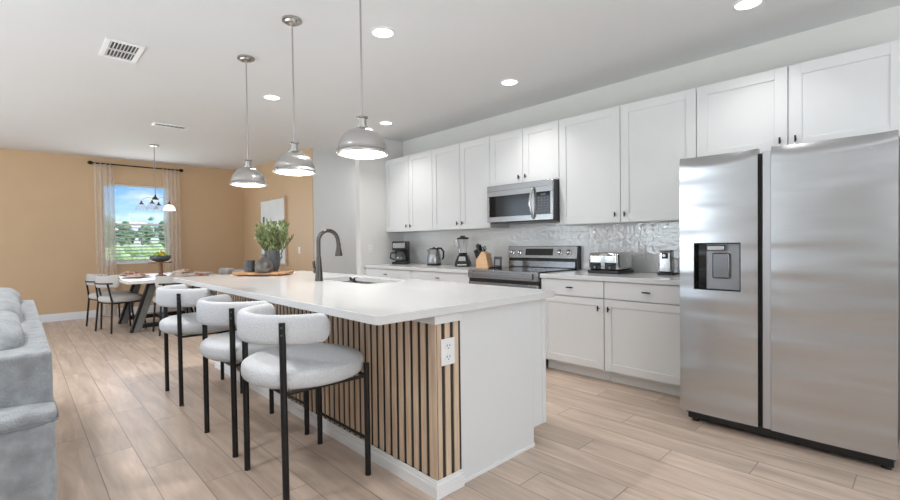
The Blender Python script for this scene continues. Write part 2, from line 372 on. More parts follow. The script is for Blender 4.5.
# dining window
w1 = struct('window_1', [(XW-.10, XW-.05, WY0, WY0+.035, WZ0, WZ1), (XW-.10, XW-.05, WY1-.035, WY1, WZ0, WZ1), (XW-.10, XW-.05, WY0+.035, WY1-.035, WZ0, WZ0+.05),
                         (XW-.10, XW-.05, WY0+.035, WY1-.035, WZ1-.035, WZ1), (XW-.095, XW-.055, WY0+.035, WY1-.035, 1.60, 1.635)], TRIM, .003)
boxo('window_sill', (XW-.05, XW+.025, WY0-.02, WY1+.02, WZ0-.02, WZ0+.005), TRIM, w1, .004)
boxo('window_pane', (XW-.080, XW-.076, WY0+.03, WY1-.03, WZ0+.04, WZ1-.03), GLASS, w1)
bl = thing('window_blind', 'white horizontal slat blind over the lower half of the dining window', 'blind', (XW-.025, (WY0+WY1)/2, .95))
bm = B()
for k in range(11):
    z = .025+k*.058
    box(bm, -.02, .02, -.465, .465, -.0012, .0012, Matrix.Translation((0, 0, z)) @ Matrix.Rotation(radians(-26), 4, 'Y'))
obj('blind_slats', bm, BLIND, bl)
boxo('head_rail', (-.021, .021, -.468, .468, .655, .68), BLIND, bl, .002)
for y in (-.3, .3): boxo('ladder_cord', (-.001, .001, y-.001, y+.001, 0, .66), BLIND, bl)

# ------------------------------------------------------------------ outside
GRASS = mat('lawn_grass', (172, 200, 120), .9, noise=.2, nscale=1.2); PATH = mat('pale_concrete', (214, 212, 206), .8)
TREE = mat('hedge_leaves', (108, 138, 96), .8, noise=.5, nscale=5); TREEF = mat('hazed_far_leaves', (160, 184, 160), .9, noise=.25, nscale=1)  # distant haze is mixed into the far tree colour
ROOF = mat('pale_roof', (226, 224, 222), .8); HOUSEW = mat('house_stucco', (224, 222, 214), .8)
struct('floor_outdoor_lawn', [(-160, XW-.4, -70, 90, -.3, -.2)], GRASS)
struct('floor_outdoor_path', [(-34.5, -31, -60, 70, -.2, -.18)], PATH)
def blob_tree(name, loc, r, h, material, label, seed, group=None):
    rnd = random.Random(seed); t = thing(name, label, 'tree', (loc[0], loc[1], -.2), 0, group)
    bm = B(); lathe(bm, [(.14, 0), (.1, h*.5)], 8); obj('trunk', bm, STEM, t)
    bm = B()
    for k in range(26):
        a = rnd.uniform(0, 2*pi); q = rnd.uniform(0, r*.75); z = h*.55+rnd.uniform(-.36, .36)*h
        s = rnd.uniform(.25, .5)*r; mm = Matrix.Translation((q*cos(a), q*sin(a), max(z, s))) @ Matrix.Diagonal((s, s, s*.8, 1))
        bmesh.ops.create_icosphere(bm, subdivisions=2, radius=1, matrix=mm)
    for v in bm.verts: v.co += Vector((rnd.uniform(-1, 1), rnd.uniform(-1, 1), rnd.uniform(-1, 1)))*.09*r
    obj('foliage', bm, material, t)
for i in range(9):
    y = 2.2+i*1.15+random.uniform(-.2, .2); h = [2.9, 3.3, 2.7, 3.1, 2.8, 3.2, 2.7, 3.1, 2.9][i]
    blob_tree('hedge_tree', (-42+random.uniform(-.1, .1), 2.2+i*1.25), .62, h+.4, TREE, 'dark green bushy tree beyond the dining window lawn', i, 'trees beyond the lawn')
for i in range(8):
    blob_tree('hedge_tree', (-44.6, 2.9+i*1.25), .62, 3.1+.25*(i % 3), TREE, 'dark green bushy tree beyond the dining window lawn', 20+i, 'trees beyond the lawn')
hd = thing('garden_hedge', 'low light green hedge across the lawn outside the dining window', 'hedge', (-37, 6, -.2))
rnd = random.Random(9); bm = B()
for k in range(90):
    y = -4.6+9.2*k/89; sc_ = rnd.uniform(.38, .55)
    bmesh.ops.create_icosphere(bm, subdivisions=2, radius=1, matrix=Matrix.Translation((rnd.uniform(-.3, .3), y, rnd.uniform(.4, 1.15))) @ Matrix.Diagonal((sc_, sc_, sc_, 1)))
for v in bm.verts: v.co += Vector((rnd.uniform(-1, 1), rnd.uniform(-1, 1), rnd.uniform(-1, 1)))*.05; v.co.z = max(v.co.z, 0)
obj('hedge_foliage', bm, mat('light_hedge_leaves', (176, 196, 134), .8, noise=.3, nscale=5), hd)
for i in range(8):
    blob_tree('distant_tree', (-92, 8+i*2.9), 1.13, [5.9, 6.8, 6.2, 7.0, 6.0, 6.7, 6.3, 6.9][i], TREEF, 'hazy distant tree above the pale rooftops', 50+i, 'far trees above the rooftops')
for i, (y, lab) in enumerate(((10.5, 'pale house with light roof seen at the left of the dining window'), (18.2, 'pale house with light roof seen at the right of the dining window'))):
    hs = thing('house', lab, 'house', (-75, y, -.2)); boxo('wall', (-4, 4, -3.4, 3.4, 0, 3.3), HOUSEW, hs)
    bm = B(); vs = [bm.verts.new(p) for p in ((-4.4, -3.8, 3.3), (4.4, -3.8, 3.3), (4.4, 3.8, 3.3), (-4.4, 3.8, 3.3), (0, -2.4, 4.75), (0, 2.4, 4.75))]
    for f in ((0, 1, 2, 3), (0, 4, 1), (2, 5, 3), (1, 4, 5, 2), (0, 3, 5, 4)): bm.faces.new([vs[j] for j in f])
    obj('roof', bm, ROOF, hs)

# ------------------------------------------------------------------ cabinets
def knob(parent, x, y, z, horiz=False):
    bm = B(); box(bm, x-.005, x+.005, y-.02, y, z-.005, z+.005)
    if horiz: box(bm, x-.033, x+.033, y-.029, y-.02, z-.0055, z+.0055)
    else: box(bm, x-.0055, x+.0055, y-.029, y-.02, z-.023, z+.023)
    return obj('handle' if horiz else 'knob', bm, BLACK, parent, .0015)
def shaker(parent, x0, x1, yf, z0, z1, st=.062, name='door'):
    bm = B(); y0, y1 = yf, yf+.02
    box(bm, x0, x0+st, y0, y1, z0, z1); box(bm, x1-st, x1, y0, y1, z0, z1)
    box(bm, x0+st, x1-st, y0, y1, z0, z0+st); box(bm, x0+st, x1-st, y0, y1, z1-st, z1)
    box(bm, x0+st-.002, x1-st+.002, y0+.009, y1-.002, z0+st-.002, z1-st+.002)
    return obj(name, bm, CAB, parent, .0016)
UF = 3.977
def upper(x0, x1, z0, z1, label, cuts, knobs=True):
    t = thing('upper_cabinet', label, 'cabinet', ((x0+x1)/2, YK, z0)); cx = (x0+x1)/2
    boxo('carcass', (x0-cx+.001, x1-cx-.001, UF+.022-YK, -.001, 0, z1-z0), CAB, t, .001)
    for i, (a, b) in enumerate(zip(cuts, cuts[1:])):
        d = shaker(t, a-cx+.003, b-cx-.003, UF-YK, .004, z1-z0-.004, .076)
        left = (i % 2 == 0)
        kx = (b-cx-.045) if left else (a-cx+.045)
        knob(d, kx, UF-YK, .075)
    return t
upper(-5.548, -4.504, 1.38, 2.44, 'white two-door shaker wall cabinet above the coffee maker', (-5.548, -5.0, -4.504))
upper(-4.504, -3.495, 1.38, 2.44, 'white two-door shaker wall cabinet above the kettle and blender', (-4.504, -3.985, -3.495))
upper(-3.495, -2.571, 1.845, 2.44, 'short white two-door wall cabinet above the microwave', (-3.495, -3.025, -2.571))
upper(-2.571, -1.291, 1.38, 2.44, 'white two-door wall cabinet above the toaster', (-2.571, -1.929, -1.291))
upper(-1.291, -.09, 1.84, 2.44, 'short white two-door cabinet above the refrigerator', (-1.291, -.69, -.09))
def base_cab(x0, x1, label, doors):
    cx = (x0+x1)/2; t = thing('base_cabinet', label, 'cabinet', (cx, YK, 0)); yf = 3.60-YK
    boxo('carcass', (x0-cx+.001, x1-cx-.001, yf+.022, -.001, .1, .874), CAB, t, .001)
    boxo('toe_kick', (x0-cx+.001, x1-cx-.001, 3.707-YK, 3.72-YK, 0, .1), TRIM, t)
    d = boxo('drawer', (x0-cx+.003, x1-cx-.003, yf, yf+.02, .728, .868), CAB, t, .002); knob(d, 0, yf, .803, True)
    if doors == 2:
        for a, b, s in ((x0-cx, 0, 1), (0, x1-cx, -1)):
            dr = shaker(t, a+.003, b-.003, yf, .118, .720); knob(dr, -.045*s, yf, .64)
    else:
        dr = shaker(t, x0-cx+.003, x1-cx-.003, yf, .118, .720); knob(dr, (x1-cx-.045) if doors == 'r' else (x0-cx+.045), yf, .64)
    return t
base_cab(-5.548, -4.505, 'white base cabinet under the coffee maker', 2)
base_cab(-4.503, -3.462, 'white base cabinet left of the range', 2)
base_cab(-2.535, -1.899, 'white base cabinet with drawer directly right of the range', 'r')
base_cab(-1.897, -1.165, 'white base cabinet with drawer beside the refrigerator', 'l')
tag(boxo('countertop', (XE+.001, -3.458, 3.58, YK-.010, .875, .915), QUARTZ, bevel=.003), 'white quartz countertop under the coffee maker, kettle and blender', 'countertop')
tag(boxo('countertop', (-2.537, -1.162, 3.58, YK-.010, .875, .915), QUARTZ, bevel=.003), 'white quartz countertop under the toaster, between range and refrigerator', 'countertop')

# ------------------------------------------------------------------ refrigerator
def door_panel(xs, zs, yf, yb, hole=None):
    x0, x1, z0, z1 = xs[0], xs[-1], zs[0], zs[-1]; bm = B()
    def Y(x, z):
        t = (x-x0)/(x1-x0)*2-1
        top = max(0, (z-(z1-.045-.03*(1-t*t)))/(.045+.03*(1-t*t)))
        return yf+.006*t*t+.045*top**1.6*(1-.75*abs(t)**6)
    g = [[bm.verts.new((x, Y(x, z), z)) for x in xs] for z in zs]
    for i in range(len(zs)-1):
        for j in range(len(xs)-1):
            if hole and xs[j] >= hole[0]-1e-6 and xs[j+1] <= hole[1]+1e-6 and zs[i] >= hole[2]-1e-6 and zs[i+1] <= hole[3]+1e-6: continue
            bm.faces.new((g[i][j], g[i][j+1], g[i+1][j+1], g[i+1][j]))
    n, k = len(zs), len(xs)
    per = [g[0][j] for j in range(k)]+[g[i][k-1] for i in range(1, n)]+[g[n-1][j] for j in range(k-2, -1, -1)]+[g[i][0] for i in range(n-2, 0, -1)]
    bk = [bm.verts.new((v.co.x, yb, v.co.z)) for v in per]
    for i in range(len(per)): bm.faces.new((per[i], per[(i+1) % len(per)], bk[(i+1) % len(per)], bk[i]))
    bm.faces.new(list(reversed(bk)))
    return bm
def lsp(a, b, n): return [a+(b-a)*i/(n-1) for i in range(n)]
fx = -.62; fr = thing('refrigerator', 'stainless steel side-by-side refrigerator with a water dispenser', 'refrigerator', (fx, 3.75, 0))
FYf = 3.213-3.75
DC = mat('dark_fridge_case', (70, 71, 73), .45, .3)
boxo('case', (-1.135-fx, -.113-fx, 3.285-3.75, .5, .05, 1.735), DC, fr, .004)
zs0 = [.082]; hz0, hz1, hx0, hx1 = .893, 1.196, -1.062-fx, -.795-fx
zs = sorted(set([.082, .3, .6, hz0, hz1, 1.4, 1.6]+lsp(1.68, 1.76, 10)))
xsL = sorted(set(lsp(-1.150-fx, hx0, 5)+lsp(hx0, hx1, 8)+lsp(hx1, -.7069-fx, 5)))
dl = obj('freezer_door', door_panel(xsL, zs, FYf, FYf+.065, (hx0, hx1, hz0, hz1)), FRIDGE, fr, smooth=True)
dr_ = obj('fridge_door', door_panel(lsp(-.640-fx, -.1071-fx, 21), zs, FYf, FYf+.065), FRIDGE, fr, smooth=True)
boxo('door_edge_strip', (-.683-fx, -.6405-fx, FYf+.008, FYf+.064, .084, 1.735), mat('pale_satin_steel', (190, 191, 195), .4, .9), dr_, .003)
boxo('gasket', (-.7065-fx, -.6835-fx, FYf+.05, FYf+.07, .09, 1.72), PLAST, fr)
bm = B()
box(bm, -1.12-fx, -.12-fx, FYf+.06, FYf+.12, .018, .085)
obj('toe_grille', bm, PLAST, fr, .004)
for x in (-1.08, -.15):
    bm = B(); lathe(bm, [(.022, 0), (.022, .02), (.012, .021), (.012, .06)], 14, Matrix.Translation((x-fx, FYf+.09, 0))); obj('foot', bm, PLAST, fr, smooth=True)
for a in (-1.135, -.19): boxo('hinge_cover', (a-fx, a+.075-fx, FYf+.065, FYf+.15, 1.735, 1.752), DC, fr, .004)
# dispenser recess
bm = B(); y0, y1 = FYf+.004, FYf+.0645
box(bm, hx0+.001, hx0+.006, y0, y1, hz0+.001, hz1-.001); box(bm, hx1-.006, hx1-.001, y0, y1, hz0+.001, hz1-.001)
box(bm, hx0+.006, hx1-.006, y0, y1, hz1-.007, hz1-.001); box(bm, hx0+.006, hx1-.006, y0+.002, y1, hz0+.001, hz0+.008)
box(bm, hx0+.006, hx0+.062, y1-.022, y1-.002, hz0+.008, hz1-.007)
dp = obj('dispenser', bm, BGLASS, fr)
boxo('back_plate', (hx0+.062, hx1-.012, y1-.016, y1-.004, hz0+.008, hz1-.007), mat('dispenser_grey', (150, 151, 154), .4, .6), dp)
boxo('spout', (hx0+.072, hx0+.175, y0+.006, y1-.017, hz1-.052, hz1-.014), STEEL, dp, .008)
bm = B(); box(bm, hx0+.10, hx0+.2, y1-.036, y1-.017, hz0+.075, hz1-.065); obj('paddle', bm, mat('paddle_grey', (128, 129, 132), .25, .7), dp, .012)
# embossed maker's name, upper right of the fridge door
cu = bpy.data.curves.new('t', 'FONT'); cu.body = 'SAMSUNG'; cu.size = .021; cu.extrude = .0006; cu.align_x = 'CENTER'
to = bpy.data.objects.new('t', cu); COL.objects.link(to); bpy.context.view_layer.update()
me = bpy.data.meshes.new_from_object(to); bpy.data.objects.remove(to)
lt = bpy.data.objects.new('lettering', me); COL.objects.link(lt); me.materials.append(mat('pale_letters', (186, 187, 189), .3, .6))
lt.parent = fr; lt.rotation_euler = (radians(90), 0, 0); lt.location = (-.205-fx, FYf+.0025, 1.676)
lt['label'] = 'small pale raised lettering'

# ------------------------------------------------------------------ microwave
mx0, mx1, mz0, mz1, my = -3.445, -2.575, 1.425, 1.840, 3.868
cx = (mx0+mx1)/2
mw = thing('microwave', 'stainless over-the-range microwave with a curved handle', 'microwave', (cx, my, mz0)); hw = (mx1-mx0)/2; hh = mz1-mz0
boxo('body', (-hw+.003, hw-.003, .022, .447, .012, hh-.002), DC, mw, .004)
bm = B(); wz0, wz1 = .07, hh-.118
box(bm, -hw, hw, 0, .022, wz1, hh); box(bm, -hw, hw, 0, .022, .012, wz0); box(bm, -hw, -hw+.03, 0, .022, wz0, wz1)
box(bm, .165, .235, 0, .022, wz0, wz1); box(bm, hw-.03, hw, 0, .022, wz0, wz1)
obj('door', bm, STEEL, mw, .002)
boxo('door_window', (-hw+.03, .165, .004, .02, wz0, wz1), mat('mw_window', (30, 31, 33), .12), mw)
boxo('window_border', (-hw+.03, -hw+.12, .003, .0045, wz0, wz1), BGLASS, mw)
boxo('vent_groove', (-hw+.004, hw-.05, -.0006, .003, hh-.062, hh-.059), DGREY, mw)
cp = boxo('control_panel', (.235, hw-.03, .001, .02, wz0, wz1), BGLASS, mw)
KM = mat('keypad_marks', (110, 112, 116), .4)
for i in range(4):
    for j in range(6): boxo('key_mark', (.262+i*.034, .274+i*.034, -.0004, .001, wz0+.03+j*.027, wz0+.036+j*.027), KM, cp)
boxo('display', (.29, .35, -.0005, .001, wz1-.035, wz1-.018), emis('display_glow', (70, 84, 92), .4), cp)
bm = B(); pts = [(.205, -.002, .035)]+[(.205-.012*sin(pi*i/12), -.016-.036*sin(pi*i/12), .04+(hh-.115)*i/12) for i in range(13)]+[(.205, -.002, hh-.07)]
tube(bm, pts, .0125, 12); obj('handle', bm, CHROME, mw, smooth=True)
boxo('underside_vent', (-hw+.02, hw-.02, .03, .44, 0, .012), PLAST, mw, .002)

# ------------------------------------------------------------------ range
rx0, rx1 = -3.455, -2.541; cx = (rx0+rx1)/2; hw = (rx1-rx0)/2-.002; rf = 3.555
rg = thing('range', 'stainless electric range with four backguard knobs', 'stove', (cx, rf, 0)); D = YK-.012-rf
boxo('body', (-hw, hw, .045, D-.1, .02, .905), DC, rg, .003)
boxo('cooktop', (-hw, hw, .03, D-.05, .906, .928), BGLASS, rg, .004)
boxo('top_trim', (-hw, hw, -.005, .05, .835, .927), STEEL, rg, .006)
dd = boxo('oven_door', (-hw+.003, hw-.003, 0, .044, .24, .800), STEEL, rg, .005)
boxo('oven_window', (-.3, .3, -.001, .004, .36, .66), BGLASS, dd)
boxo('drawer', (-hw+.003, hw-.003, 0, .044, .05, .225), STEEL, rg, .005)
boxo('door_gap', (-hw+.004, hw-.004, .012, .046, .8, .836), PLAST, rg)
bm = B(); box(bm, -hw+.06, hw-.06, -.028, -.016, .858, .902); box(bm, -hw+.05, -hw+.085, -.026, 0, .852, .908); box(bm, hw-.085, hw-.05, -.026, 0, .852, .908)
obj('handle', bm, STEEL, rg, .004)
yb = D-.082
bm = B(); box(bm, -hw, hw+.02, yb+.03, D, .928, 1.165)
obj('backguard', bm, DC, rg, .004)
bgd = boxo('backguard_lower', (-hw+.01, hw-.01, yb+.012, yb+.032, .93, 1.0), STEEL, rg, .004)
boxo('backguard_slot', (-hw+.01, hw-.01, yb+.025, yb+.032, 1.0, 1.03), PLAST, rg)
RM = Matrix.Translation((0, yb+.005, 1.028)) @ Matrix.Rotation(radians(-10), 4, 'X')
bm = B(); box(bm, -hw, hw+.012, 0, .04, 0, .142, RM); pnl = obj('control_panel', bm, STEEL, rg, .006)
bm = B(); box(bm, -.2, .17, -.0015, .001, .035, .11, RM); obj('clock_display', bm, BGLASS, pnl)
for x in (-.385, -.285, .26, .37):
    bm = B(); K = RM @ Matrix.Translation((x-.005, 0, .07)) @ Matrix.Rotation(radians(90), 4, 'X')
    lathe(bm, [(.031, 0), (.031, .006), (.024, .008), (.021, .030), (.018, .032)], 24, K); k_ = obj('knob', bm, CHROME, pnl, smooth=True)
    bm = B(); box(bm, x-.009, x-.001, -.036, -.028, .05, .09, RM); obj('grip', bm, STEEL, k_, .002)
bm = B()
for x, y, r in ((-.22, .2, .1), (.24, .2, .08), (-.22, .46, .08), (.24, .46, .1)):
    lathe(bm, [(r, .9282), (r, .9286), (r-.003, .9286), (r-.003, .9282)], 40, Matrix.Translation((x, y, 0)), cap=False)
obj('burner_ring', bm, DGREY, rg)

# ------------------------------------------------------------------ island
ix0, ix1, iy0, iy1 = -5.0, -1.5835, 1.084, 2.408
bx0, bx1, by0, by1 = -4.93, -1.62, 1.437, 2.334
isl = thing('kitchen_island', 'long white kitchen island base clad in vertical oak slats', 'kitchen island', (-3.3, 1.9, 0))
def I(d): return (d[0]+3.3, d[1]+3.3, d[2]-1.9, d[3]-1.9, d[4], d[5])
bm = B()
for a, b in ((bx0, -3.76), (-2.84, bx1-.012)):
    box(bm, *I((a, b, by0+.02, by1-.12, 0, .874))); box(bm, *I((a, b, by1-.12, by1, .11, .874)))
box(bm, *I((-3.76, -2.84, by0+.02, 1.86, 0, .874))); box(bm, *I((-3.76, -2.84, 1.86, by1-.12, 0, .64))); box(bm, *I((-3.76, -2.84, by1-.03, by1, .11, .874)))
obj('cabinet_body', bm, CAB, isl, .002)
bm = B(); box(bm, *I((bx1-.012, bx1, 1.602, 2.213, 0, .874))); box(bm, *I((bx1-.012, bx1, 2.213, by1-.03, .11, .874)))
obj('end_panel', bm, CAB, isl, .001)
boxo('corner_stile', I((bx1-.03, bx1+.004, by1-.03, by1+.004, .11, .874)), CAB, isl, .002)
bm = B(); n = 0; x = bx1-.0325
while x > bx0+.02:
    box(bm, *I((x-.0175, x+.0175, by0-.002, by0+.012, .08, .872))); x -= .0605
for y in (by0+.016, by0+.073, by0+.130):
    box(bm, *I((bx1-.006, bx1+.008, y-.017, y+.017, .08, .872)))
box(bm, *I((bx1-.016, bx1+.008, by0-.006, by0+.006, .08, .872)))
sl = obj('slat_panel', bm, SLAT, isl, .0015)
bm = B(); box(bm, *I((bx0, bx1-.012, by0+.0045, by0+.02, .0, .873))); box(bm, *I((bx1-.012, bx1+.002, by0+.008, 1.602, .0, .873)))
obj('felt_backing', bm, FELT, sl)
bm = B()
for z0, z1, t_ in ((0, .058, .016), (.058, .074, .011), (.074, .084, .006)):
    box(bm, *I((bx0, bx1+.008+t_, by0-.006-t_, by0-.006, z0, z1))); box(bm, *I((bx1+.008, bx1+.008+t_, by0-.006, 1.601, z0, z1)))
obj('baseboard', bm, TRIM, isl, .002)
boxo('shoe_molding', I((bx1, bx1+.009, 1.602, 2.213, 0, .022)), TRIM, isl, .003)
bm = B(); box(bm, *I((bx0, bx1+.011, by0-.020, by0-.007, .832, .874))); box(bm, *I((bx1+.009, bx1+.022, by0-.020, 1.602, .832, .874)))
obj('apron', bm, CAB, isl, .002)
# countertop with sink cut-out
sx0, sx1, sy0, sy1 = -3.70, -2.90, 1.90, 2.27
bm = B(); X = [ix0, sx0, sx1, ix1]; Yv = [iy0, sy0, sy1, iy1]
g = [[[bm.verts.new((x, y, z)) for x in X] for y in Yv] for z in (.875, .915)]
for k in (0, 1):
    for j in range(3):
        for i in range(3):
            if (i, j) == (1, 1): continue
            bm.faces.new((g[k][j][i], g[k][j][i+1], g[k][j+1][i+1], g[k][j+1][i]))
ol = [(0, 0), (1, 0), (2, 0), (3, 0), (3, 1), (3, 2), (3, 3), (2, 3), (1, 3), (0, 3), (0, 2), (0, 1)]
for a, b in zip(ol, ol[1:]+ol[:1]): bm.faces.new((g[0][a[1]][a[0]], g[0][b[1]][b[0]], g[1][b[1]][b[0]], g[1][a[1]][a[0]]))
il = [(1, 1), (2, 1), (2, 2), (1, 2)]
for a, b in zip(il, il[1:]+il[:1]): bm.faces.new((g[0][a[1]][a[0]], g[0][b[1]][b[0]], g[1][b[1]][b[0]], g[1][a[1]][a[0]]))
bmesh.ops.bevel(bm, geom=[e for e in bm.edges if abs(e.verts[0].co.z-e.verts[1].co.z) > .03], offset=.028, segments=5, affect='EDGES', profile=.5)
ict = obj('island_countertop', bm, QUARTZ, bevel=.003); tag(ict, 'long white quartz countertop on the kitchen island', 'countertop')
# sink
sk = thing('sink', 'double-bowl stainless steel sink set into the island countertop', 'sink', ((sx0+sx1)/2, (sy0+sy1)/2, .875))
hx, hy = (sx1-sx0)/2+.015, (sy1-sy0)/2+.015
for nm, (a, b) in (('large_bowl', (-hx, .07)), ('small_bowl', (.07, hx))):
    bm = B(); vs = box(bm, a, b, -hy, hy, -.2, -.0015)
    bm.faces.ensure_lookup_table()
    top = max(bm.faces, key=lambda f: f.calc_center_median().z)
    r = bmesh.ops.inset_region(bm, faces=[top], thickness=.012)
    bm.faces.remove(top)
    o = obj(nm, bm, mat('sink_steel', (150, 150, 150), .32, 1), sk, .03, bseg=4)
bm = B(); box(bm, .055, .085, -hy+.014, hy-.014, -.035, -.012); obj('divider', bm, STEEL, sk, .006)
# faucet
fc = thing('faucet', 'tall gunmetal gooseneck pull-down faucet beside the sink', 'faucet', (-3.465, 1.803, .916))
bm = B(); lathe(bm, [(.034, 0), (.034, .006), (.031, .012), (.029, .06), (.024, .13), (.020, .19), (.0165, .21)], 28); obj('base', bm, GUN, fc, smooth=True)
pts = [(0, 0, .2), (0, 0, .25), (0, 0, .325)]+[(0, .09-.09*cos(pi*i/14), .325+.09*sin(pi*i/14)) for i in range(1, 14)]+[(0, .184, .30)]
bm = B(); tube(bm, pts, .0165, 16); obj('neck', bm, GUN, fc, smooth=True)
bm = B(); lathe(bm, [(.029, .20), (.031, .21), (.0195, .27), (.018, .31)], 20, Matrix.Translation((0, .186, 0))); obj('spray_head', bm, GUN, fc, smooth=True)
bm = B(); tube(bm, [(-.02, 0, .075), (-.062, -.004, .075)], .016, 14); lv = obj('valve', bm, GUN, fc, smooth=True)
bm = B(); tube(bm, [(-.055, -.004, .08), (-.068, -.006, .11), (-.08, -.006, .16)], [.008, .010, .014], 12); obj('lever', bm, GUN, lv, smooth=True)

# ------------------------------------------------------------------ stools
def arc_section(hh, th, k=12, ends=None):
    pts = []
    for j in range(k):
        a = 2*pi*j/k; pts.append((th/2*math.copysign(abs(cos(a))**.6, cos(a)), hh/2*math.copysign(abs(sin(a))**.55, sin(a))))
    return pts
def backrest(R, z, hh, th, a0, a1, n=36):
    bm = B(); base = arc_section(hh, th, 16); P = []
    for i in range(n+1):
        a = a0+(a1-a0)*i/n; P.append(((R*cos(a), R*sin(a), z), (cos(a), sin(a), 0)))
    def sec(i, m_):
        d = min(i, m_-1-i)/(m_*.055); s = 1 if d >= 1 else math.sqrt(max(.22, 1-(1-d)**2.4))
        return [(a*max(s, .35) if s < 1 else a, b*s) for a, b in base]
    sweep(bm, P, sec); return bm
def make_stool(label):
    t = thing('counter_stool', label, 'stool', group='counter stools along the island')
    bm = B(); sbox(bm, (0, 0, .582), (.315, .30, .064), (.55, .9), 40); obj('seat', bm, BOUCLE, t, smooth='all')
    obj('backrest', backrest(.291, .818, .142, .060, radians(186), radians(359), 60), BOUCLE, t, smooth='all')
    for (x, y, zt) in ((.243, -.212, .857), (-.243, -.212, .857), (.262, .222, .592), (-.262, .222, .592)):
        r = math.hypot(x, y); rr = .327 if y < 0 else r
        bm = B(); X_, Y_ = x/r*rr, y/r*rr
        tube(bm, [(X_, Y_, .006), (X_-(.012 if y < 0 and x > 0 else 0), Y_, zt)], .0155, 16)
        lg = obj('leg', bm, BLACK, t, smooth=True)
        bm = B(); tube(bm, [(X_, Y_, 0), (X_, Y_, .008)], .0165, 12); obj('foot_cap', bm, PLAST, lg, smooth=True)
        if y < 0:
            bm = B()
            for z in (.80, .835):
                tube(bm, [(X_*1.03-(.010 if x > 0 else 0), Y_*1.03, z), (X_*1.055-(.010 if x > 0 else 0), Y_*1.055, z)], .005, 8)
            obj('screw', bm, DGREY, lg)
    bm = B()
    tube(bm, [(-.262, .222, .19), (.262, .222, .19)], .0085, 10); obj('footrest', bm, BLACK, t, smooth=True)
    bm = B()
    tube(bm, [(-.245, -.214, .525), (.245, -.214, .525), (.262, .222, .525), (-.262, .222, .525)], .009, 10, True)
    obj('seat_frame', bm, BLACK, t, smooth=True)
    return t
st = make_stool('grey boucle counter stool nearest the camera, at the island\'s near end'); st.location = (-2.30, 1.100, 0)
dup(st, (-3.005, 1.10, 0), radians(1.5), 'grey boucle counter stool in the middle of the three at the island')
dup(st, (-4.165, 1.108, 0), radians(-1), 'grey boucle counter stool farthest from the camera, beside the dining table')

# ------------------------------------------------------------------ sofa
sf = thing('sofa', 'blue-grey chenille sofa seen from behind at the left edge', 'sofa', (-3.3, -.3, 0))
def S(d): return (d[0]+3.3, d[1]+3.3, d[2]+.3, d[3]+.3, d[4], d[5])
boxo('back_frame', S((-4.52, -2.215, -.14, .088, .06, .84)), SOFA, sf, .014, bseg=3)
boxo('base', S((-4.5, -2.3, -.95, -.14, .06, .40)), SOFA, sf, .02)
boxo('arm', S((-2.4, -2.087, -.98, .088, .06, .635)), SOFA, sf, .03, bseg=4)
boxo('arm', S((-4.70, -4.42, -.98, .088, .06, .635)), SOFA, sf, .03, bseg=4)
bm = B(); sbox(bm, (-2.24+3.3, -.45+.3, .634), (.158, .545, .034), (.5, .2), 48); ac = obj('arm_pad', bm, SOFA, sf, smooth='all')
pp = []
for k in range(60):
    a = 2*pi*k/60; e_ = .2
    pp.append((-2.24+3.3+.158*math.copysign(abs(cos(a))**e_, cos(a)), -.15+.545*math.copysign(abs(sin(a))**e_, sin(a)), .616))
bm = B(); tube(bm, pp, .005, 8, True); obj('piping', bm, PIPE, ac, smooth=True)
for i, x in enumerate((-2.72, -3.46, -4.16)):
    bm = B(); sbox(bm, (x+3.3, -.5+.3, .47), (.36, .42, .09), (.35, .3), 32); obj('seat_cushion', bm, SOFA, sf, smooth='all')
    bm = B(); K = Matrix.Translation((x+3.3, -.185+.3, .71)) @ Matrix.Rotation(radians(-7), 4, 'X')
    sbox(bm, (0, 0, 0), (.372, .185, .25), (.45, .3), 44, K)
    rnd = random.Random(i)
    for v in bm.verts: v.co.z += .012*sin(v.co.x*13+i)+.008*sin(v.co.y*25); v.co.y += .01*sin(v.co.z*17+v.co.x*6)
    bc = obj('back_cushion', bm, SOFA, sf, smooth='all')
for x, y in ((-2.3, -.9), (-2.3, .03), (-4.5, -.9), (-4.5, .03)):
    bm = B(); lathe(bm, [(.02, 0), (.028, .062)], 14, Matrix.Translation((x+3.3, y+.3, 0))); obj('foot', bm, PLAST, sf, smooth=True)

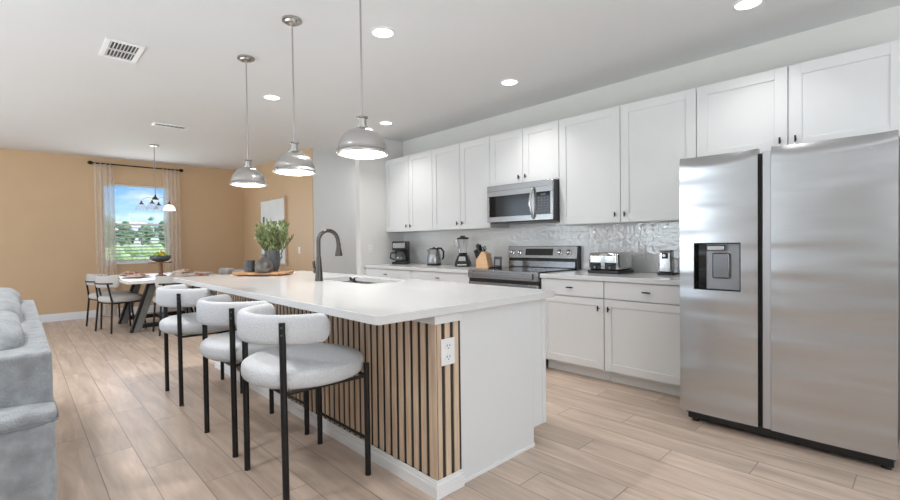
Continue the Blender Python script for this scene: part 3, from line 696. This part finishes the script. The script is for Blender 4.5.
# ------------------------------------------------------------------ pendants over the island
def make_pendant(label):
    t = thing('pendant_lamp', label, 'pendant lamp', group='pendant lamps over the island')
    prof = []; Rm, Hd = .134, .128
    for i in range(15):
        a = radians(4+80*i/14); prof.append((Rm*cos(a)**.82 if i else Rm, Hd*sin(a)))
    prof = [(.141, -.006), (.143, 0), (.141, .012), (.136, .013)]+[(r, z+.012) for r, z in prof[1:]]+[(.022, .141)]
    bm = B(); seg = 72; rings = []
    for r, z in prof:
        ring = []
        for i in range(seg):
            a = 2*pi*i/seg; q = r*(1+(.018*(abs(cos(6*a))**.5-.7) if z > .03 and r > .05 else 0)); ring.append(bm.verts.new((q*cos(a), q*sin(a), z)))
        rings.append(ring)
    for a, b in zip(rings, rings[1:]):
        for i in range(seg): bm.faces.new((a[i], a[(i+1) % seg], b[(i+1) % seg], b[i]))
    sh = obj('shade', bm, NICKELS, t, smooth='all'); sm = sh.modifiers.new('s', 'SOLIDIFY'); sm.thickness = .002
    bm = B(); lathe(bm, [(.124, -.0045), (.124, -.001), (.1, .03), (.05, .05)], 48); obj('diffuser', bm, LEDP, t, smooth='all')
    bm = B(); lathe(bm, [(.030, .138), (.034, .142), (.034, .150), (.024, .152), (.023, .192), (.030, .196), (.033, .203), (.026, .206), (.008, .207)], 28); obj('socket_cup', bm, NICKEL, t, smooth=True)
    bm = B(); tube(bm, [(0, 0, .205), (0, 0, 1.04)], .0055, 10); obj('rod', bm, NICKEL, t, smooth=True)
    bm = B(); lathe(bm, [(.012, 1.008), (.02, 1.018), (.045, 1.022), (.052, 1.034), (.066, 1.036), (.066, 1.0495)], 36); obj('canopy', bm, NICKEL, t, smooth=True)
    for k in range(3):
        a = radians(20+120*k); bm = B(); tube(bm, [(.138*cos(a), .138*sin(a), .008), (.152*cos(a), .152*sin(a), .008)], .005, 8); obj('thumb_screw', bm, NICKEL, t, smooth=True)
    l = bpy.data.lights.new('pendant_bulb', 'POINT'); l.energy = 3; l.color = (1, .93, .84); l.shadow_soft_size = .05
    lo = bpy.data.objects.new('bulb_light', l); COL.objects.link(lo); lo.parent = t; lo.location = (0, 0, -.06)
    return t
p = make_pendant('brushed nickel dome pendant nearest the camera, above the island\'s near half'); p.location = (-2.178, 1.41, H-1.05)
dup(p, (-3.032, 1.41, H-1.05), .4, 'brushed nickel dome pendant in the middle of the island row')
dup(p, (-3.90, 1.41, H-1.05), 1., 'brushed nickel dome pendant farthest from the camera, nearest the dining area')

# ------------------------------------------------------------------ recessed lights & vents
rl = [(-2.77, 1.983, 'round recessed ceiling light right above the nearest pendant'), (-4.76, 1.978, 'round recessed ceiling light between the two farther pendants'),
      (-2.81, 3.50, 'round recessed ceiling light above the microwave'), (-4.82, 3.479, 'round recessed ceiling light near the leftmost wall cabinets'),
      (-.825, 3.521, 'round recessed ceiling light above the refrigerator')]
for x, y, lab in rl:
    t = thing('recessed_light', lab, 'ceiling light', (x, y, H), group='recessed ceiling lights')
    bm = B(); lathe(bm, [(.092, -.0005), (.092, -.006), (.075, -.009), (.072, -.004)], 36, cap=False); obj('trim_ring', bm, TRIM, t, smooth=True)
    bm = B(); lathe(bm, [(.073, -.004), (.073, -.0065)], 36); obj('lens', bm, LED, t)
    l = light('recessed_light_beam', 'AREA', (0, 0, -.02), (0, 0, 0), 10.5 if y < 3 else (2.6 if x > -1 else 4.2), (.13, .13), (1, .98, .95), radians(110)); l.data.shape = 'DISK'; l.parent = t
def register(name, loc, lx, ly, label, cols, rows):
    t = thing(name, label, 'air vent', loc)
    bm = B(); b_ = .035
    box(bm, -lx, lx, -ly, -ly+b_, -.012, -.0005); box(bm, -lx, lx, ly-b_, ly, -.012, -.0005)
    box(bm, -lx, -lx+b_, -ly+b_, ly-b_, -.012, -.0005); box(bm, lx-b_, lx, -ly+b_, ly-b_, -.012, -.0005)
    obj('frame', bm, TRIM, t, .002)
    boxo('backing', (-lx+b_, lx-b_, -ly+b_, ly-b_, -.002, -.0006), PLAST, t)
    bm = B(); W_ = 2*(ly-b_)
    for k in range(cols):
        y = -ly+b_+W_*(k+.5)/cols
        box(bm, -lx+b_, lx-b_, -.011, .0005, -.0008, .0008, Matrix.Translation((0, y, -.007)) @ Matrix.Rotation(radians(32), 4, 'X'))
    for k in range(1, rows): 
        x = -lx+2*lx*k/rows; box(bm, x-.006, x+.006, -ly+b_, ly-b_, -.013, -.002)
    obj('louvers', bm, TRIM, t)
register('ceiling_vent', (-4.40, .635, H), .205, .125, 'white ceiling vent with dark louvers at upper left', 8, 2)
register('ceiling_vent', (-6.74, 1.47, H), .085, .2, 'narrow white ceiling vent near the dining area', 7, 1)

# ------------------------------------------------------------------ outlets
def outlet(label, M_, switch=False):
    t = thing('light_switch' if switch else 'wall_outlet', label, 'switch' if switch else 'outlet'); t.matrix_world = M_
    boxo('cover_plate', (-.036, .036, -.006, 0, -.058, .058), TRIM, t, .003)
    if switch: boxo('toggle', (-.016, .016, -.009, -.005, -.033, .033), TRIM, t, .002)
    else:
        for z in (-.024, .024):
            bm = B(); lathe(bm, [(.0165, 0), (.0165, .0025)], 24, Matrix.Translation((0, -.0055, z)) @ Matrix.Rotation(radians(90), 4, 'X')); s = obj('socket', bm, TRIM, t, smooth=True)
            bm = B(); box(bm, -.008, -.005, -.0085, -.0078, z-.001, z+.008); box(bm, .005, .008, -.0085, -.0078, z-.001, z+.008); box(bm, -.0025, .0025, -.0085, -.0078, z-.011, z-.006)
            obj('slots', bm, DGREY, s)
    return t
RX = Matrix.Rotation(radians(90), 4, 'Z')
outlet('white double outlet on the slatted end of the island', Matrix.Translation((-1.611, 1.508, .690)) @ RX @ Matrix.Diagonal((1.25, 1, 1.12, 1)))
outlet('white outlet on the tiled backsplash behind the toaster', Matrix.Translation((-1.88, YK-.0095, 1.10)))
outlet('white outlet on the end wall left of the coffee maker', Matrix.Translation((-5.549, 3.70, 1.14)) @ RX)
outlet('white light switch on the tan wall beside the framed artwork', Matrix.Translation((-7.36, YT-.0005, 1.12)), True)

# ------------------------------------------------------------------ countertop appliances
CT = .916
# coffee maker
t = thing('coffee_maker', 'black drip coffee maker with a silver front panel', 'coffee maker', (-5.30, 4.06, CT), radians(38))
boxo('base', (-.11, .11, -.12, .12, 0, .035), PLAST, t, .01); boxo('column', (-.10, .10, .03, .12, .035, .33), PLAST, t, .01)
boxo('brew_head', (-.105, .105, -.12, .03, .2, .33), PLAST, t, .018); boxo('front_panel', (-.09, .09, -.124, -.115, .23, .305), STEEL, t, .006)
bm = B(); lathe(bm, [(.07, .037), (.082, .06), (.08, .12), (.058, .165), (.055, .18)], 28, Matrix.Translation((0, -.045, 0))); ca = obj('carafe', bm, JARG, t, smooth=True)
bm = B(); lathe(bm, [(.066, .041), (.077, .06), (.076, .095)], 28, Matrix.Translation((0, -.045, 0))); obj('coffee', bm, mat('coffee_liquid', (40, 26, 18), .1), ca, smooth=True)
bm = B(); lathe(bm, [(.058, .178), (.058, .192)], 24, Matrix.Translation((0, -.045, 0))); obj('lid', bm, PLAST, ca)
bm = B(); tube(bm, [(-.055, -.06, .165), (-.13, -.08, .16), (-.14, -.08, .09), (-.085, -.06, .065)], .010, 10); obj('handle', bm, PLAST, ca, smooth=True)
# kettle
t = thing('electric_kettle', 'stainless electric kettle with black handle', 'kettle', (-4.60, 4.08, CT), radians(20))
bm = B(); lathe(bm, [(.098, 0), (.098, .022), (.09, .026)], 32); obj('power_base', bm, PLAST, t, smooth=True)
bm = B(); lathe(bm, [(.094, .027), (.096, .05), (.088, .13), (.074, .2), (.066, .215)], 32); obj('body', bm, STEEL, t, smooth=True)
bm = B(); lathe(bm, [(.067, .214), (.06, .228), (.02, .233), (.012, .245)], 28); obj('lid', bm, PLAST, t, smooth=True)
bm = B(); tube(bm, [(.055, 0, .228), (.11, 0, .225), (.145, 0, .18), (.14, 0, .1), (.118, 0, .075)], [.012, .014, .013, .012, .009], 12); obj('handle', bm, PLAST, t, smooth=True)
bm = B(); tube(bm, [(-.06, 0, .17), (-.105, 0, .205)], [.022, .010], 12); obj('spout', bm, STEEL, t, smooth=True)
# blender
t = thing('blender', 'glass-jar blender with a black and silver base', 'blender', (-4.09, 4.12, CT), radians(35))
bm = B(); lathe(bm, [(.135, 0), (.132, .04), (.085, .14), (.06, .15)], 4, Matrix.Rotation(pi/4, 4, 'Z')); obj('motor_base', bm, PLAST, t, .012, bseg=3)
bm = B(); vs = box(bm, -.062, .062, -.0035, .004, .012, .125)
for v in vs:
    k = (v.co.z)/.14; v.co.x *= 1-.4*k; v.co.y += -.098+.036*k
fp = obj('front_panel', bm, CHROME, t, .003)
bm = B()
for i in range(3): tube(bm, [(-.03+.03*i, -.09, .045), (-.03+.03*i, -.107, .045)], .009, 10)
obj('buttons', bm, PLAST, fp)
bm = B(); lathe(bm, [(.045, .152), (.05, .18), (.068, .33), (.072, .345)], 28, cap=False); jr = obj('jar', bm, JARG, t, smooth=True)
bm = B(); lathe(bm, [(.052, .150), (.056, .168)], 28); obj('collar', bm, PLAST, t, smooth=True)
bm = B(); lathe(bm, [(.074, .342), (.076, .358), (.06, .366), (.032, .368), (.03, .388)], 28); obj('lid', bm, PLAST, t, smooth=True)
bm = B(); tube(bm, [(-.062, .02, .325), (-.115, .03, .325), (-.11, .03, .25), (-.06, .02, .22)], .009, 10); obj('handle', bm, JARG, jr, smooth=True)
# knife block, knives
kb = thing('knife_block', 'pale wood knife block on the counter beside the range', 'knife block', (-3.66, 4.02, CT), radians(12))
bm = B(); pr_ = [(-.06, 0), (.11, 0), (.075, .17), (.02, .195), (-.06, .085)]
for sgn in (-1, 1):
    for (x, z) in pr_: bm.verts.new((x, sgn*.062, z))
bm.verts.ensure_lookup_table(); v = bm.verts; n = len(pr_)
bm.faces.new([v[i] for i in range(n)]); bm.faces.new([v[n+i] for i in reversed(range(n))])
for i in range(n): bm.faces.new((v[i], v[(i+1) % n], v[n+(i+1) % n], v[n+i]))
for q in bm.verts: q.co = Matrix.Rotation(0, 4, 'Z') @ q.co
obj('wooden_body', bm, WOODL, kb, .004)
d_ = Vector((-.125, 0, .2)).normalized()
kdir = Vector((-.36, 0, .93)).normalized()
def knife(local, ln, lab, scissors=False):
    Mw = Matrix.Translation((-3.66, 4.02, CT)) @ Matrix.Rotation(radians(12), 4, 'Z')
    Q = kdir.to_track_quat('Z', 'Y').to_matrix().to_4x4()
    t = thing('kitchen_scissors' if scissors else 'kitchen_knife', lab, 'scissors' if scissors else 'knife', group=None if scissors else 'knives in the knife block')
    t.matrix_world = Mw @ Matrix.Translation(local) @ Q
    boxo('blade', (-.001, .001, -.008, .008, -.07, .004), CHROME, t)
    bm = B()
    if scissors:
        for s in (-1, 1): tube(bm, [(0, s*.017+.013*cos(a*pi/5), .05+.022*sin(a*pi/5)) for a in range(10)], .005, 8, True)
        box(bm, -.005, .005, -.012, .012, 0, .032)
    else: box(bm, -.009, .009, -.015, .015, .004, ln+.02)
    obj('handle', bm, PLAST, t, .004 if not scissors else 0)
for (x, y, z, ln) in ((-.044, -.046, .108, .085), (-.044, -.004, .108, .095), (-.044, .038, .108, .085), (-.008, -.046, .156, .10), (-.012, -.014, .152, .12), (-.008, .018, .156, .105)):
    knife((x, y, z), ln, 'black-handled kitchen knife standing in the pale wood knife block')
knife((.008, .046, .178), .1, 'black-handled scissors at the right of the knife block', True)
# small dark holder on the left of the cooktop
t = thing('spoon_rest', 'small charcoal upright spoon rest on the range\'s left rear corner', 'spoon rest', (-3.375, 3.93, .930), radians(18))
boxo('tray', (-.055, .055, -.07, .05, 0, .01), PLAST, t, .004)
bm = B(); K = Matrix.Translation((0, .035, .008)) @ Matrix.Rotation(radians(-8), 4, 'X')
box(bm, -.05, .05, 0, .012, 0, .115, K); up = obj('upright', bm, DGREY, t, .008)
bm = B(); box(bm, -.026, .026, -.003, .001, .014, .082, K); obj('inset', bm, mat('pale_grey_inset', (150, 152, 154), .5), up, .004)
# toaster
t = thing('toaster', 'chrome four-slice toaster with two black levers on the countertop', 'toaster', (-2.06, 4.04, CT), radians(-3))
tw, td = .155, .135
boxo('base', (-tw-.006, tw+.006, -td-.004, td+.004, 0, .028), PLAST, t, .008)
boxo('body', (-tw, tw, -td, td, .026, .19), CHROME, t, .03, bseg=5)
bm = B()
for y in (-.09, -.035, .035, .09): pass
for x in (-.105, -.045, .045, .105): box(bm, x-.014, x+.014, -.1, .1, .1885, .1905)
obj('bread_slots', bm, PLAST, t)
bm = B()
for x in (-.075, .075):
    box(bm, x-.055, x+.055, -td-.003, -td+.002, .04, .10)
pn = obj('control_panel', bm, PLAST, t, .003)
for x in (-.075, .075):
    boxo('lever', (x-.03, x+.03, -td-.022, -td-.002, .078, .09), PLAST, t, .004)
    bm = B(); lathe(bm, [(.012, 0), (.012, .012)], 16, Matrix.Translation((x, -td-.003, .055)) @ Matrix.Rotation(radians(90), 4, 'X')); obj('dial', bm, CHROME, t, smooth=True)
for x in (-.075, .075): boxo('top_groove', (x-.035, x+.035, -td-.001, -td+.002, .165, .172), PLAST, t)
# can opener
t = thing('can_opener', 'chrome upright electric can opener beside the refrigerator', 'can opener', (-1.57, 4.09, CT), radians(4))
boxo('base', (-.062, .075, -.06, .06, 0, .02), PLAST, t, .008)
bm = B(); vs = box(bm, -.055, .055, -.05, .05, .02, .2)
for v in vs:
    if v.co.z > .1: v.co.x *= .92; v.co.y *= .9
obj('body', bm, CHROME, t, .014, bseg=4)
boxo('lever_cap', (-.05, .05, -.05, .046, .2, .215), STEEL, t, .006)
boxo('cutter_mount', (-.022, .024, -.062, -.04, .14, .192), PLAST, t, .004)
bm = B(); lathe(bm, [(.014, 0), (.014, .012)], 16, Matrix.Translation((0, -.062, .168)) @ Matrix.Rotation(radians(90), 4, 'X')); obj('cutting_wheel', bm, CHROME, t, smooth=True)
bm = B(); tube(bm, [(.07, .0, .012), (.085, .02, .012), (.09, .04, .012)], .007, 8); obj('cord_stub', bm, PLAST, t, smooth=True)

# ------------------------------------------------------------------ tray with vases
AZ = radians(46)
def oncounter(x, y): return (x, y, .916)
tr = thing('cutting_board', 'oval-cornered wooden serving board on the island countertop', 'serving board', (-4.63, 1.805, .916), AZ)
bm = B(); box(bm, -.27, .27, -.17, .17, .01, .032)
bmesh.ops.bevel(bm, geom=[e for e in bm.edges if abs(e.verts[0].co.z-e.verts[1].co.z) > .015], offset=.08, segments=6, affect='EDGES', profile=.5)
obj('board', bm, WOODT, tr, .005)
bm = B(); 
for x in (-.2, .2): box(bm, x-.015, x+.015, -.13, .13, 0, .0105)
obj('runner', bm, WOODT, tr, .003)
BZ = .949
t = thing('ceramic_cup', 'short dark ceramic cup at the left of the serving board', 'cup', (-4.72, 1.70, BZ))
bm = B(); lathe(bm, [(.045, 0), (.05, .004), (.052, .115), (.048, .115), (.046, .01), (.001, .01)], 32, cap=False); obj('cup_body', bm, STONE, t, smooth=True)
t = thing('bottle_vase', 'round mottled bronze bottle vase at the front of the serving board', 'vase', (-4.49, 1.755, BZ))
bm = B(); lathe(bm, [(.055, 0), (.078, .012), (.088, .045), (.08, .085), (.05, .125), (.026, .15), (.022, .165), (.028, .178), (.02, .178), (.015, .15)], 36); obj('vase_body', bm, STONE2, t, smooth='all')
t = thing('faceted_vase', 'tall charcoal faceted vase holding green branches on the serving board', 'vase', (-4.63, 1.895, BZ))
bm = B(); lathe(bm, [(.055, 0), (.078, .06), (.083, .13), (.072, .215), (.066, .215), (.07, .13)], 9); obj('vase_body', bm, STONE, t, .003)
t = thing('olive_branches', 'leafy green olive branches standing in the charcoal faceted vase', 'plant', (-4.63, 1.895, BZ+.03))
rnd = random.Random(3); bs = B(); lf = B()
def leaf(bm, p, d, ln, w):
    d = d.normalized(); s = d.cross(Vector((rnd.uniform(-1, 1), rnd.uniform(-1, 1), rnd.uniform(-.3, 1)))).normalized(); n_ = d.cross(s)
    c = [p, p+d*ln*.3+s*w+n_*.002, p+d*ln*.7+s*w*.75, p+d*ln-n_*.005, p+d*ln*.7-s*w*.75, p+d*ln*.3-s*w+n_*.002]
    bm.faces.new([bm.verts.new(q) for q in c])
for k in range(40):
    a = rnd.uniform(0, 2*pi); sp_ = rnd.uniform(.02, .185)
    hgt = rnd.uniform(.34, .48) - sp_*.5; pts = []
    for i in range(7):
        u = i/6; pts.append(Vector((cos(a)*(.02+sp_*u**1.3), sin(a)*(.02+sp_*u**1.3), .02+u*(hgt+.02))))
    tube(bs, pts, [.0028-.0003*i for i in range(7)], 5)
    for i in range(2, 7):
        for q in range(8):
            f_ = rnd.random(); p0 = pts[i-1].lerp(pts[i], f_)
            if p0.z < .17: continue
            d = Vector((rnd.uniform(-1, 1), rnd.uniform(-1, 1), rnd.uniform(-.1, 1.1))) + (pts[i]-pts[i-1]).normalized()*.7
            leaf(lf, p0, d, rnd.uniform(.04, .068), rnd.uniform(.007, .011))
obj('stems', bs, STEM, t); obj('leaves', lf, LEAF, t)

# ------------------------------------------------------------------ artwork
t = thing('framed_artwork', 'pale abstract artwork in a light wood frame on the tan wall', 'picture', (-8.38, YT-.001, .85)); aw, ah = .565, 1.22
bm = B(); f_ = .03
box(bm, -aw, -aw+f_, -.045, 0, 0, ah); box(bm, aw-f_, aw, -.045, 0, 0, ah); box(bm, -aw+f_, aw-f_, -.045, 0, 0, f_); box(bm, -aw+f_, aw-f_, -.045, 0, ah-f_, ah)
obj('frame', bm, FRAMEW, t, .002)
cv = boxo('canvas', (-aw+f_, aw-f_, -.035, -.002, f_, ah-f_), mat('canvas_white', (226, 228, 226), .8, noise=.06, nscale=3), t)
INK = mat('charcoal_ink', (92, 96, 100), .8, noise=.2)
for (x0, z0, x1, z1, w) in ((-.42, .62, -.38, .90, .05), (-.22, .68, -.12, .80, .06), (-.05, .74, .18, .80, .035), (-.35, .55, .1, .58, .02)):
    boxo('brush_stroke', (x0-w/2, x1+w/2, -.0356, -.0351, z0, z1), INK, cv)
for (a, b, c, d) in ((.36, .10, .40, .40), (.32, .2, .44, .26), (.36, .32, .46, .38), (.3, .12, .42, .15)):
    bm = B(); tube(bm, [(a, -.036, b), ((a+c)/2+.02, -.036, (b+d)/2), (c, -.036, d)], .008, 6); obj('brush_stroke', bm, INK, cv)

# ------------------------------------------------------------------ curtains
t = thing('curtain_rod', 'black curtain rod with ball finials above the dining window', 'curtain rod', (XW+.09, 1.625, 2.655))
bm = B(); tube(bm, [(0, -.66, 0), (0, .66, 0)], .011, 12); obj('rod', bm, BLACK, t, smooth=True)
for s in (-1, 1):
    bm = B(); sbox(bm, (0, s*.685, 0), (.032, .038, .032), 1, 18); obj('finial', bm, BLACK, t, smooth='all')
    bm = B(); tube(bm, [(0, s*.60, -.004), (-.088, s*.60, -.004)], .008, 8); obj('bracket', bm, BLACK, t, smooth=True)
def curtain(y0, y1, lab, ph):
    bm = B(); nx, nz_ = 64, 14; g = []
    for k in range(nz_+1):
        z = .02+2.655*k/nz_; u = k/nz_; row = []
        for i in range(nx+1):
            s = i/nx; y = y0+(y1-y0)*s+.012*sin(5*s+z*2.)*(1-u)
            row.append(bm.verts.new((XW+.085+.022*sin(2*pi*4*s+ph)*(1-.15*u)+.004*sin(2*pi*7*s), y, z)))
        g.append(row)
    for a, b in zip(g, g[1:]):
        for i in range(nx): bm.faces.new((a[i], a[i+1], b[i+1], b[i]))
    o = obj('sheer_curtain', bm, SHEER, smooth='all'); s_ = o.modifiers.new('s', 'SOLIDIFY'); s_.thickness = .001
    tag(o, lab, 'curtain', 'sheer curtains at the dining window')
curtain(.99, 1.27, 'sheer off-white curtain panel on the left side of the dining window', 0)
curtain(2.0, 2.27, 'sheer off-white curtain panel on the right side of the dining window', 1)

# ------------------------------------------------------------------ dining table
TZ = .76
t = thing('dining_table', 'rectangular white-topped dining table with slanted black and grey legs', 'dining table', (-8.2, 1.68, 0))
boxo('tabletop', (-.88, .92, -.635, .66, .715, TZ), TABLEW, t, .008)
for sx in (-1, 1):
    for sy in (-1, 1):
        x = .42*sx if sx > 0 else -.62; yb_, yt_ = .47*sy, .24*sy
        bm = B(); vs = box(bm, x-.045, x+.045, -.05, .05, 0, .7145)
        for v in vs: v.co.y += yt_ if v.co.z > .3 else yb_
        lg = obj('leg', bm, TLEG, t, .003)
        bm = B(); vs = box(bm, x-.038, x+.047, -.012, .022, 0.002, .712)
        for v in vs: v.co.y += (yt_ if v.co.z > .3 else yb_)-.06*sy*(1 if sy < 0 else 1)*(-1)
        for v in vs: v.co.y -= 0
        obj('black_facing', bm, BLACK, lg)
    bm = B(); x = .42 if sx > 0 else -.62; box(bm, x-.04, x+.04, -.42, .42, .05, .11); obj('floor_beam', bm, BLACK, t, .003)
bm = B(); box(bm, -.58, .38, -.035, .035, .055, .115); obj('stretcher', bm, BLACK, t, .003)
bm = B(); box(bm, -.66, .5, -.3, .3, .66, .714); obj('top_frame', bm, BLACK, t, .003)

def make_dchair(label):
    t = thing('dining_chair', label, 'chair', group='dining chairs around the dining table')
    bm = B(); sbox(bm, (0, 0, .468), (.25, .25, .055), (.55, .65), 32); obj('seat', bm, DINFAB, t, smooth='all')
    obj('backrest', backrest(.27, .725, .17, .05, radians(205), radians(335), 26), DINFAB, t, smooth='all')
    for sx in (-1, 1):
        bm = B(); tube(bm, [(sx*.235, -.235, 0), (sx*.205, -.205, .44), (sx*.175, -.245, .70)], .0125, 10); lg = obj('leg', bm, BLACK, t, smooth=True)
        bm = B(); tube(bm, [(sx*.225, .215, 0), (sx*.2, .19, .43)], .0125, 10); obj('leg', bm, BLACK, t, smooth=True)
    bm = B(); R_ = .303
    tube(bm, [(R_*cos(radians(a)), R_*sin(radians(a)), .70) for a in range(222, 320, 8)], .009, 8); obj('back_rail', bm, BLACK, t, smooth=True)
    bm = B(); tube(bm, [(-.205, -.2, .415), (.205, -.2, .415), (.2, .19, .415), (-.2, .19, .415)], .01, 8, True); obj('seat_frame', bm, BLACK, t)
    return t
dc = make_dchair('cream dining chair nearest the sofa, on the table\'s left side'); dc.location = (-8.16, 1.10, 0); dc.rotation_euler = (0, 0, radians(16))
dup(dc, (-8.76, 1.05, 0), radians(16), 'cream dining chair at the far left of the table, by the window wall')
dup(dc, (-7.42, 1.62, 0), radians(90), 'cream dining chair at the table\'s near end, behind the farthest stool')
dup(dc, (-7.80, 2.50, 0), radians(182), 'cream dining chair on the table\'s right side, near the island')
dup(dc, (-8.60, 2.52, 0), radians(178), 'cream dining chair on the table\'s right side, nearer the window wall')

# table settings
def plate(x, y, r, lab, group, z=TZ):
    bm = B(); lathe(bm, [(r*.55, 0.0005), (r*.62, .002), (r, .016), (r, .019), (r*.6, .006), (.001, .006)], 32, Matrix.Identity(4), cap=False)
    o = obj('dinner_plate', bm, PLATE, smooth=True, loc=(x, y, z+.0005)); tag(o, lab, 'plate', group)
def placemat(x, y, lab):
    bm = B(); lathe(bm, [(.19, 0), (.19, .004)], 40); o = obj('placemat', bm, MATT, loc=(x, y, TZ+.0005)); tag(o, lab, 'placemat', 'woven placemats on the dining table')
def napkin(x, y, seed, lab, z):
    rnd = random.Random(seed); bm = B(); n = 22
    ph = [rnd.uniform(0, 6) for _ in range(6)]
    g = []
    for i in range(n+1):
        row = []
        for j in range(n+1):
            u, v = i/n*2-1, j/n*2-1; q = (1-u*u)*(1-v*v)
            zz = .004+q*(.03+.022*sin(5*u+ph[0])*cos(4*v+ph[1])+.012*sin(11*u+7*v+ph[2]))
            row.append(bm.verts.new((u*.17*(1-.25*v*v), v*.13*(1-.2*u*u), max(.002, zz))))
        g.append(row)
    for a, b in zip(g, g[1:]):
        for i in range(n): bm.faces.new((a[i], a[i+1], b[i+1], b[i]))
    o = obj('cloth_napkin', bm, NAPK, smooth='all', loc=(x, y, z), rot=(0, 0, rnd.uniform(0, 3)))
    s = o.modifiers.new('s', 'SOLIDIFY'); s.thickness = .0015; s.offset = 1
    tag(o, lab, 'napkin', 'patterned napkins on the dining table')
spots = [(-8.0, 1.27, 'near left corner'), (-8.75, 1.30, 'far left corner'), (-7.62, 1.72, 'near end'), (-7.9, 2.02, 'near right corner'), (-8.72, 2.05, 'far right corner')]
for i, (x, y, w) in enumerate(spots):
    placemat(x, y, 'round woven placemat at the %s of the dining table' % w)
    if i < 3 or i == 4:
        plate(x, y, .125, 'white plate under a napkin at the %s of the dining table' % w, 'plates on the placemats', TZ+.005)
        napkin(x, y, i+2, 'patterned cloth napkin at the %s of the dining table' % w, TZ+.014)
    else:
        plate(x, y+.02, .14, 'white dinner plate at the near right corner of the dining table', 'plates on the placemats', TZ+.005)
napkin(-7.66, 1.98, 31, 'patterned cloth napkin between the near end and right corner of the table', TZ+.002)
plate(-8.22, 2.22, .14, 'white dinner plate at the right edge of the dining table', 'plates on the placemats')
# pedestal, bowl, fruit
t = thing('pedestal_stand', 'wooden pedestal cake stand in the middle of the dining table', 'cake stand', (-8.12, 1.60, TZ+.0005))
bm = B(); lathe(bm, [(.075, 0), (.078, .01), (.03, .03), (.028, .19), (.04, .2)], 28); obj('stem', bm, WOODP, t, smooth=True)
bm = B(); lathe(bm, [(.155, .2), (.16, .206), (.16, .216), (.155, .22)], 36); obj('stand_plate', bm, WOODP, t, smooth=True)
t = thing('fruit_bowl', 'dark grey bowl of fruit on the wooden pedestal stand', 'bowl', (-8.12, 1.60, TZ+.222))
bm = B(); lathe(bm, [(.05, 0), (.1, .012), (.14, .05), (.142, .09), (.134, .09), (.128, .055), (.08, .022), (.001, .02)], 36, cap=False); obj('bowl_body', bm, BOWL, t, smooth=True)
FG = mat('green_apple_skin', (150, 172, 52), .35, noise=.15, nscale=10); FYm = mat('yellow_pear_skin', (216, 186, 60), .4, noise=.1, nscale=10)
k = 0
for i in range(9):
    a = i*2*pi/6+.3 if i < 6 else i*2*pi/3; r_ = .072 if i < 6 else .040; z = TZ+.222+(.085 if i < 6 else .118)
    pear = i % 3 == 0
    bm = B(); sbox(bm, (0, 0, 0), (.033, .033, .034), 1, 18)
    for v in bm.verts:
        if pear and v.co.z > 0: v.co.x *= 1-.5*v.co.z/.034; v.co.y *= 1-.5*v.co.z/.034; v.co.z *= 1.5
    o = obj('pear' if pear else 'apple', bm, FYm if pear else FG, smooth='all', loc=(-8.12+r_*cos(a), 1.60+r_*sin(a), z))
    tag(o, 'yellow pear in the dark grey fruit bowl' if pear else 'green apple in the dark grey fruit bowl', 'fruit', 'yellow pears in the bowl' if pear else 'green apples in the bowl')

# ------------------------------------------------------------------ dining chandelier
t = thing('chandelier', 'nickel chandelier with glass shades above the dining table', 'chandelier', (-8.2, 1.565, H))
bm = B(); lathe(bm, [(.062, -.0005), (.062, -.018), (.02, -.03)], 32); obj('canopy', bm, NICKEL, t, smooth=True)
bm = B(); tube(bm, [(0, 0, -.02), (0, 0, -.80)], .0065, 8); obj('rod', bm, NICKEL, t, smooth=True)
BR = mat('aged_bronze', (96, 84, 72), .4, .8)
bm = B(); lathe(bm, [(.008, -.76), (.014, -.79), (.045, -.83), (.045, -.838), (.01, -.842)], 24); obj('hub', bm, BR, t, smooth=True)
FROST = bpy.data.materials.new('frosted_clear_glass'); FROST.use_nodes = True
_t = FROST.node_tree; _t.nodes.clear(); _o = _t.nodes.new('ShaderNodeOutputMaterial'); _a = _t.nodes.new('ShaderNodeBsdfTransparent'); _b = _t.nodes.new('ShaderNodeBsdfTranslucent')
_m = _t.nodes.new('ShaderNodeMixShader'); _m.inputs[0].default_value = .16; _t.links.new(_a.outputs[0], _m.inputs[1]); _t.links.new(_b.outputs[0], _m.inputs[2]); _t.links.new(_m.outputs[0], _o.inputs[0])
LIT = emis('lit_frosted_shade', (255, 251, 240), 1.3)
for k, a in enumerate((-90, 180, 90, 0)):
    a = radians(a-24); d = Vector((cos(a), sin(a), 0))*.185
    bm = B(); tube(bm, [Vector((0, 0, -.825)), d*.5+Vector((0, 0, -.80)), d*.9+Vector((0, 0, -.83)), d+Vector((0, 0, -.87))], .0035, 8); ar = obj('arm', bm, NICKEL, t, smooth=True)
    bm = B(); K = Matrix.Translation(d); lathe(bm, [(.01, -.86), (.014, -.885), (.036, -.905), (.036, -.912)], 20, K); obj('cap', bm, BR, ar, smooth=True)
    bm = B(); lathe(bm, [(.03, -.912), (.06, -.93), (.078, -.97), (.082, -1.0), (.080, -1.0), (.072, -.96), (.03, -.914)], 28, K, cap=False)
    sh = obj('glass_shade', bm, LIT if k == 2 else FROST, ar, smooth=True)
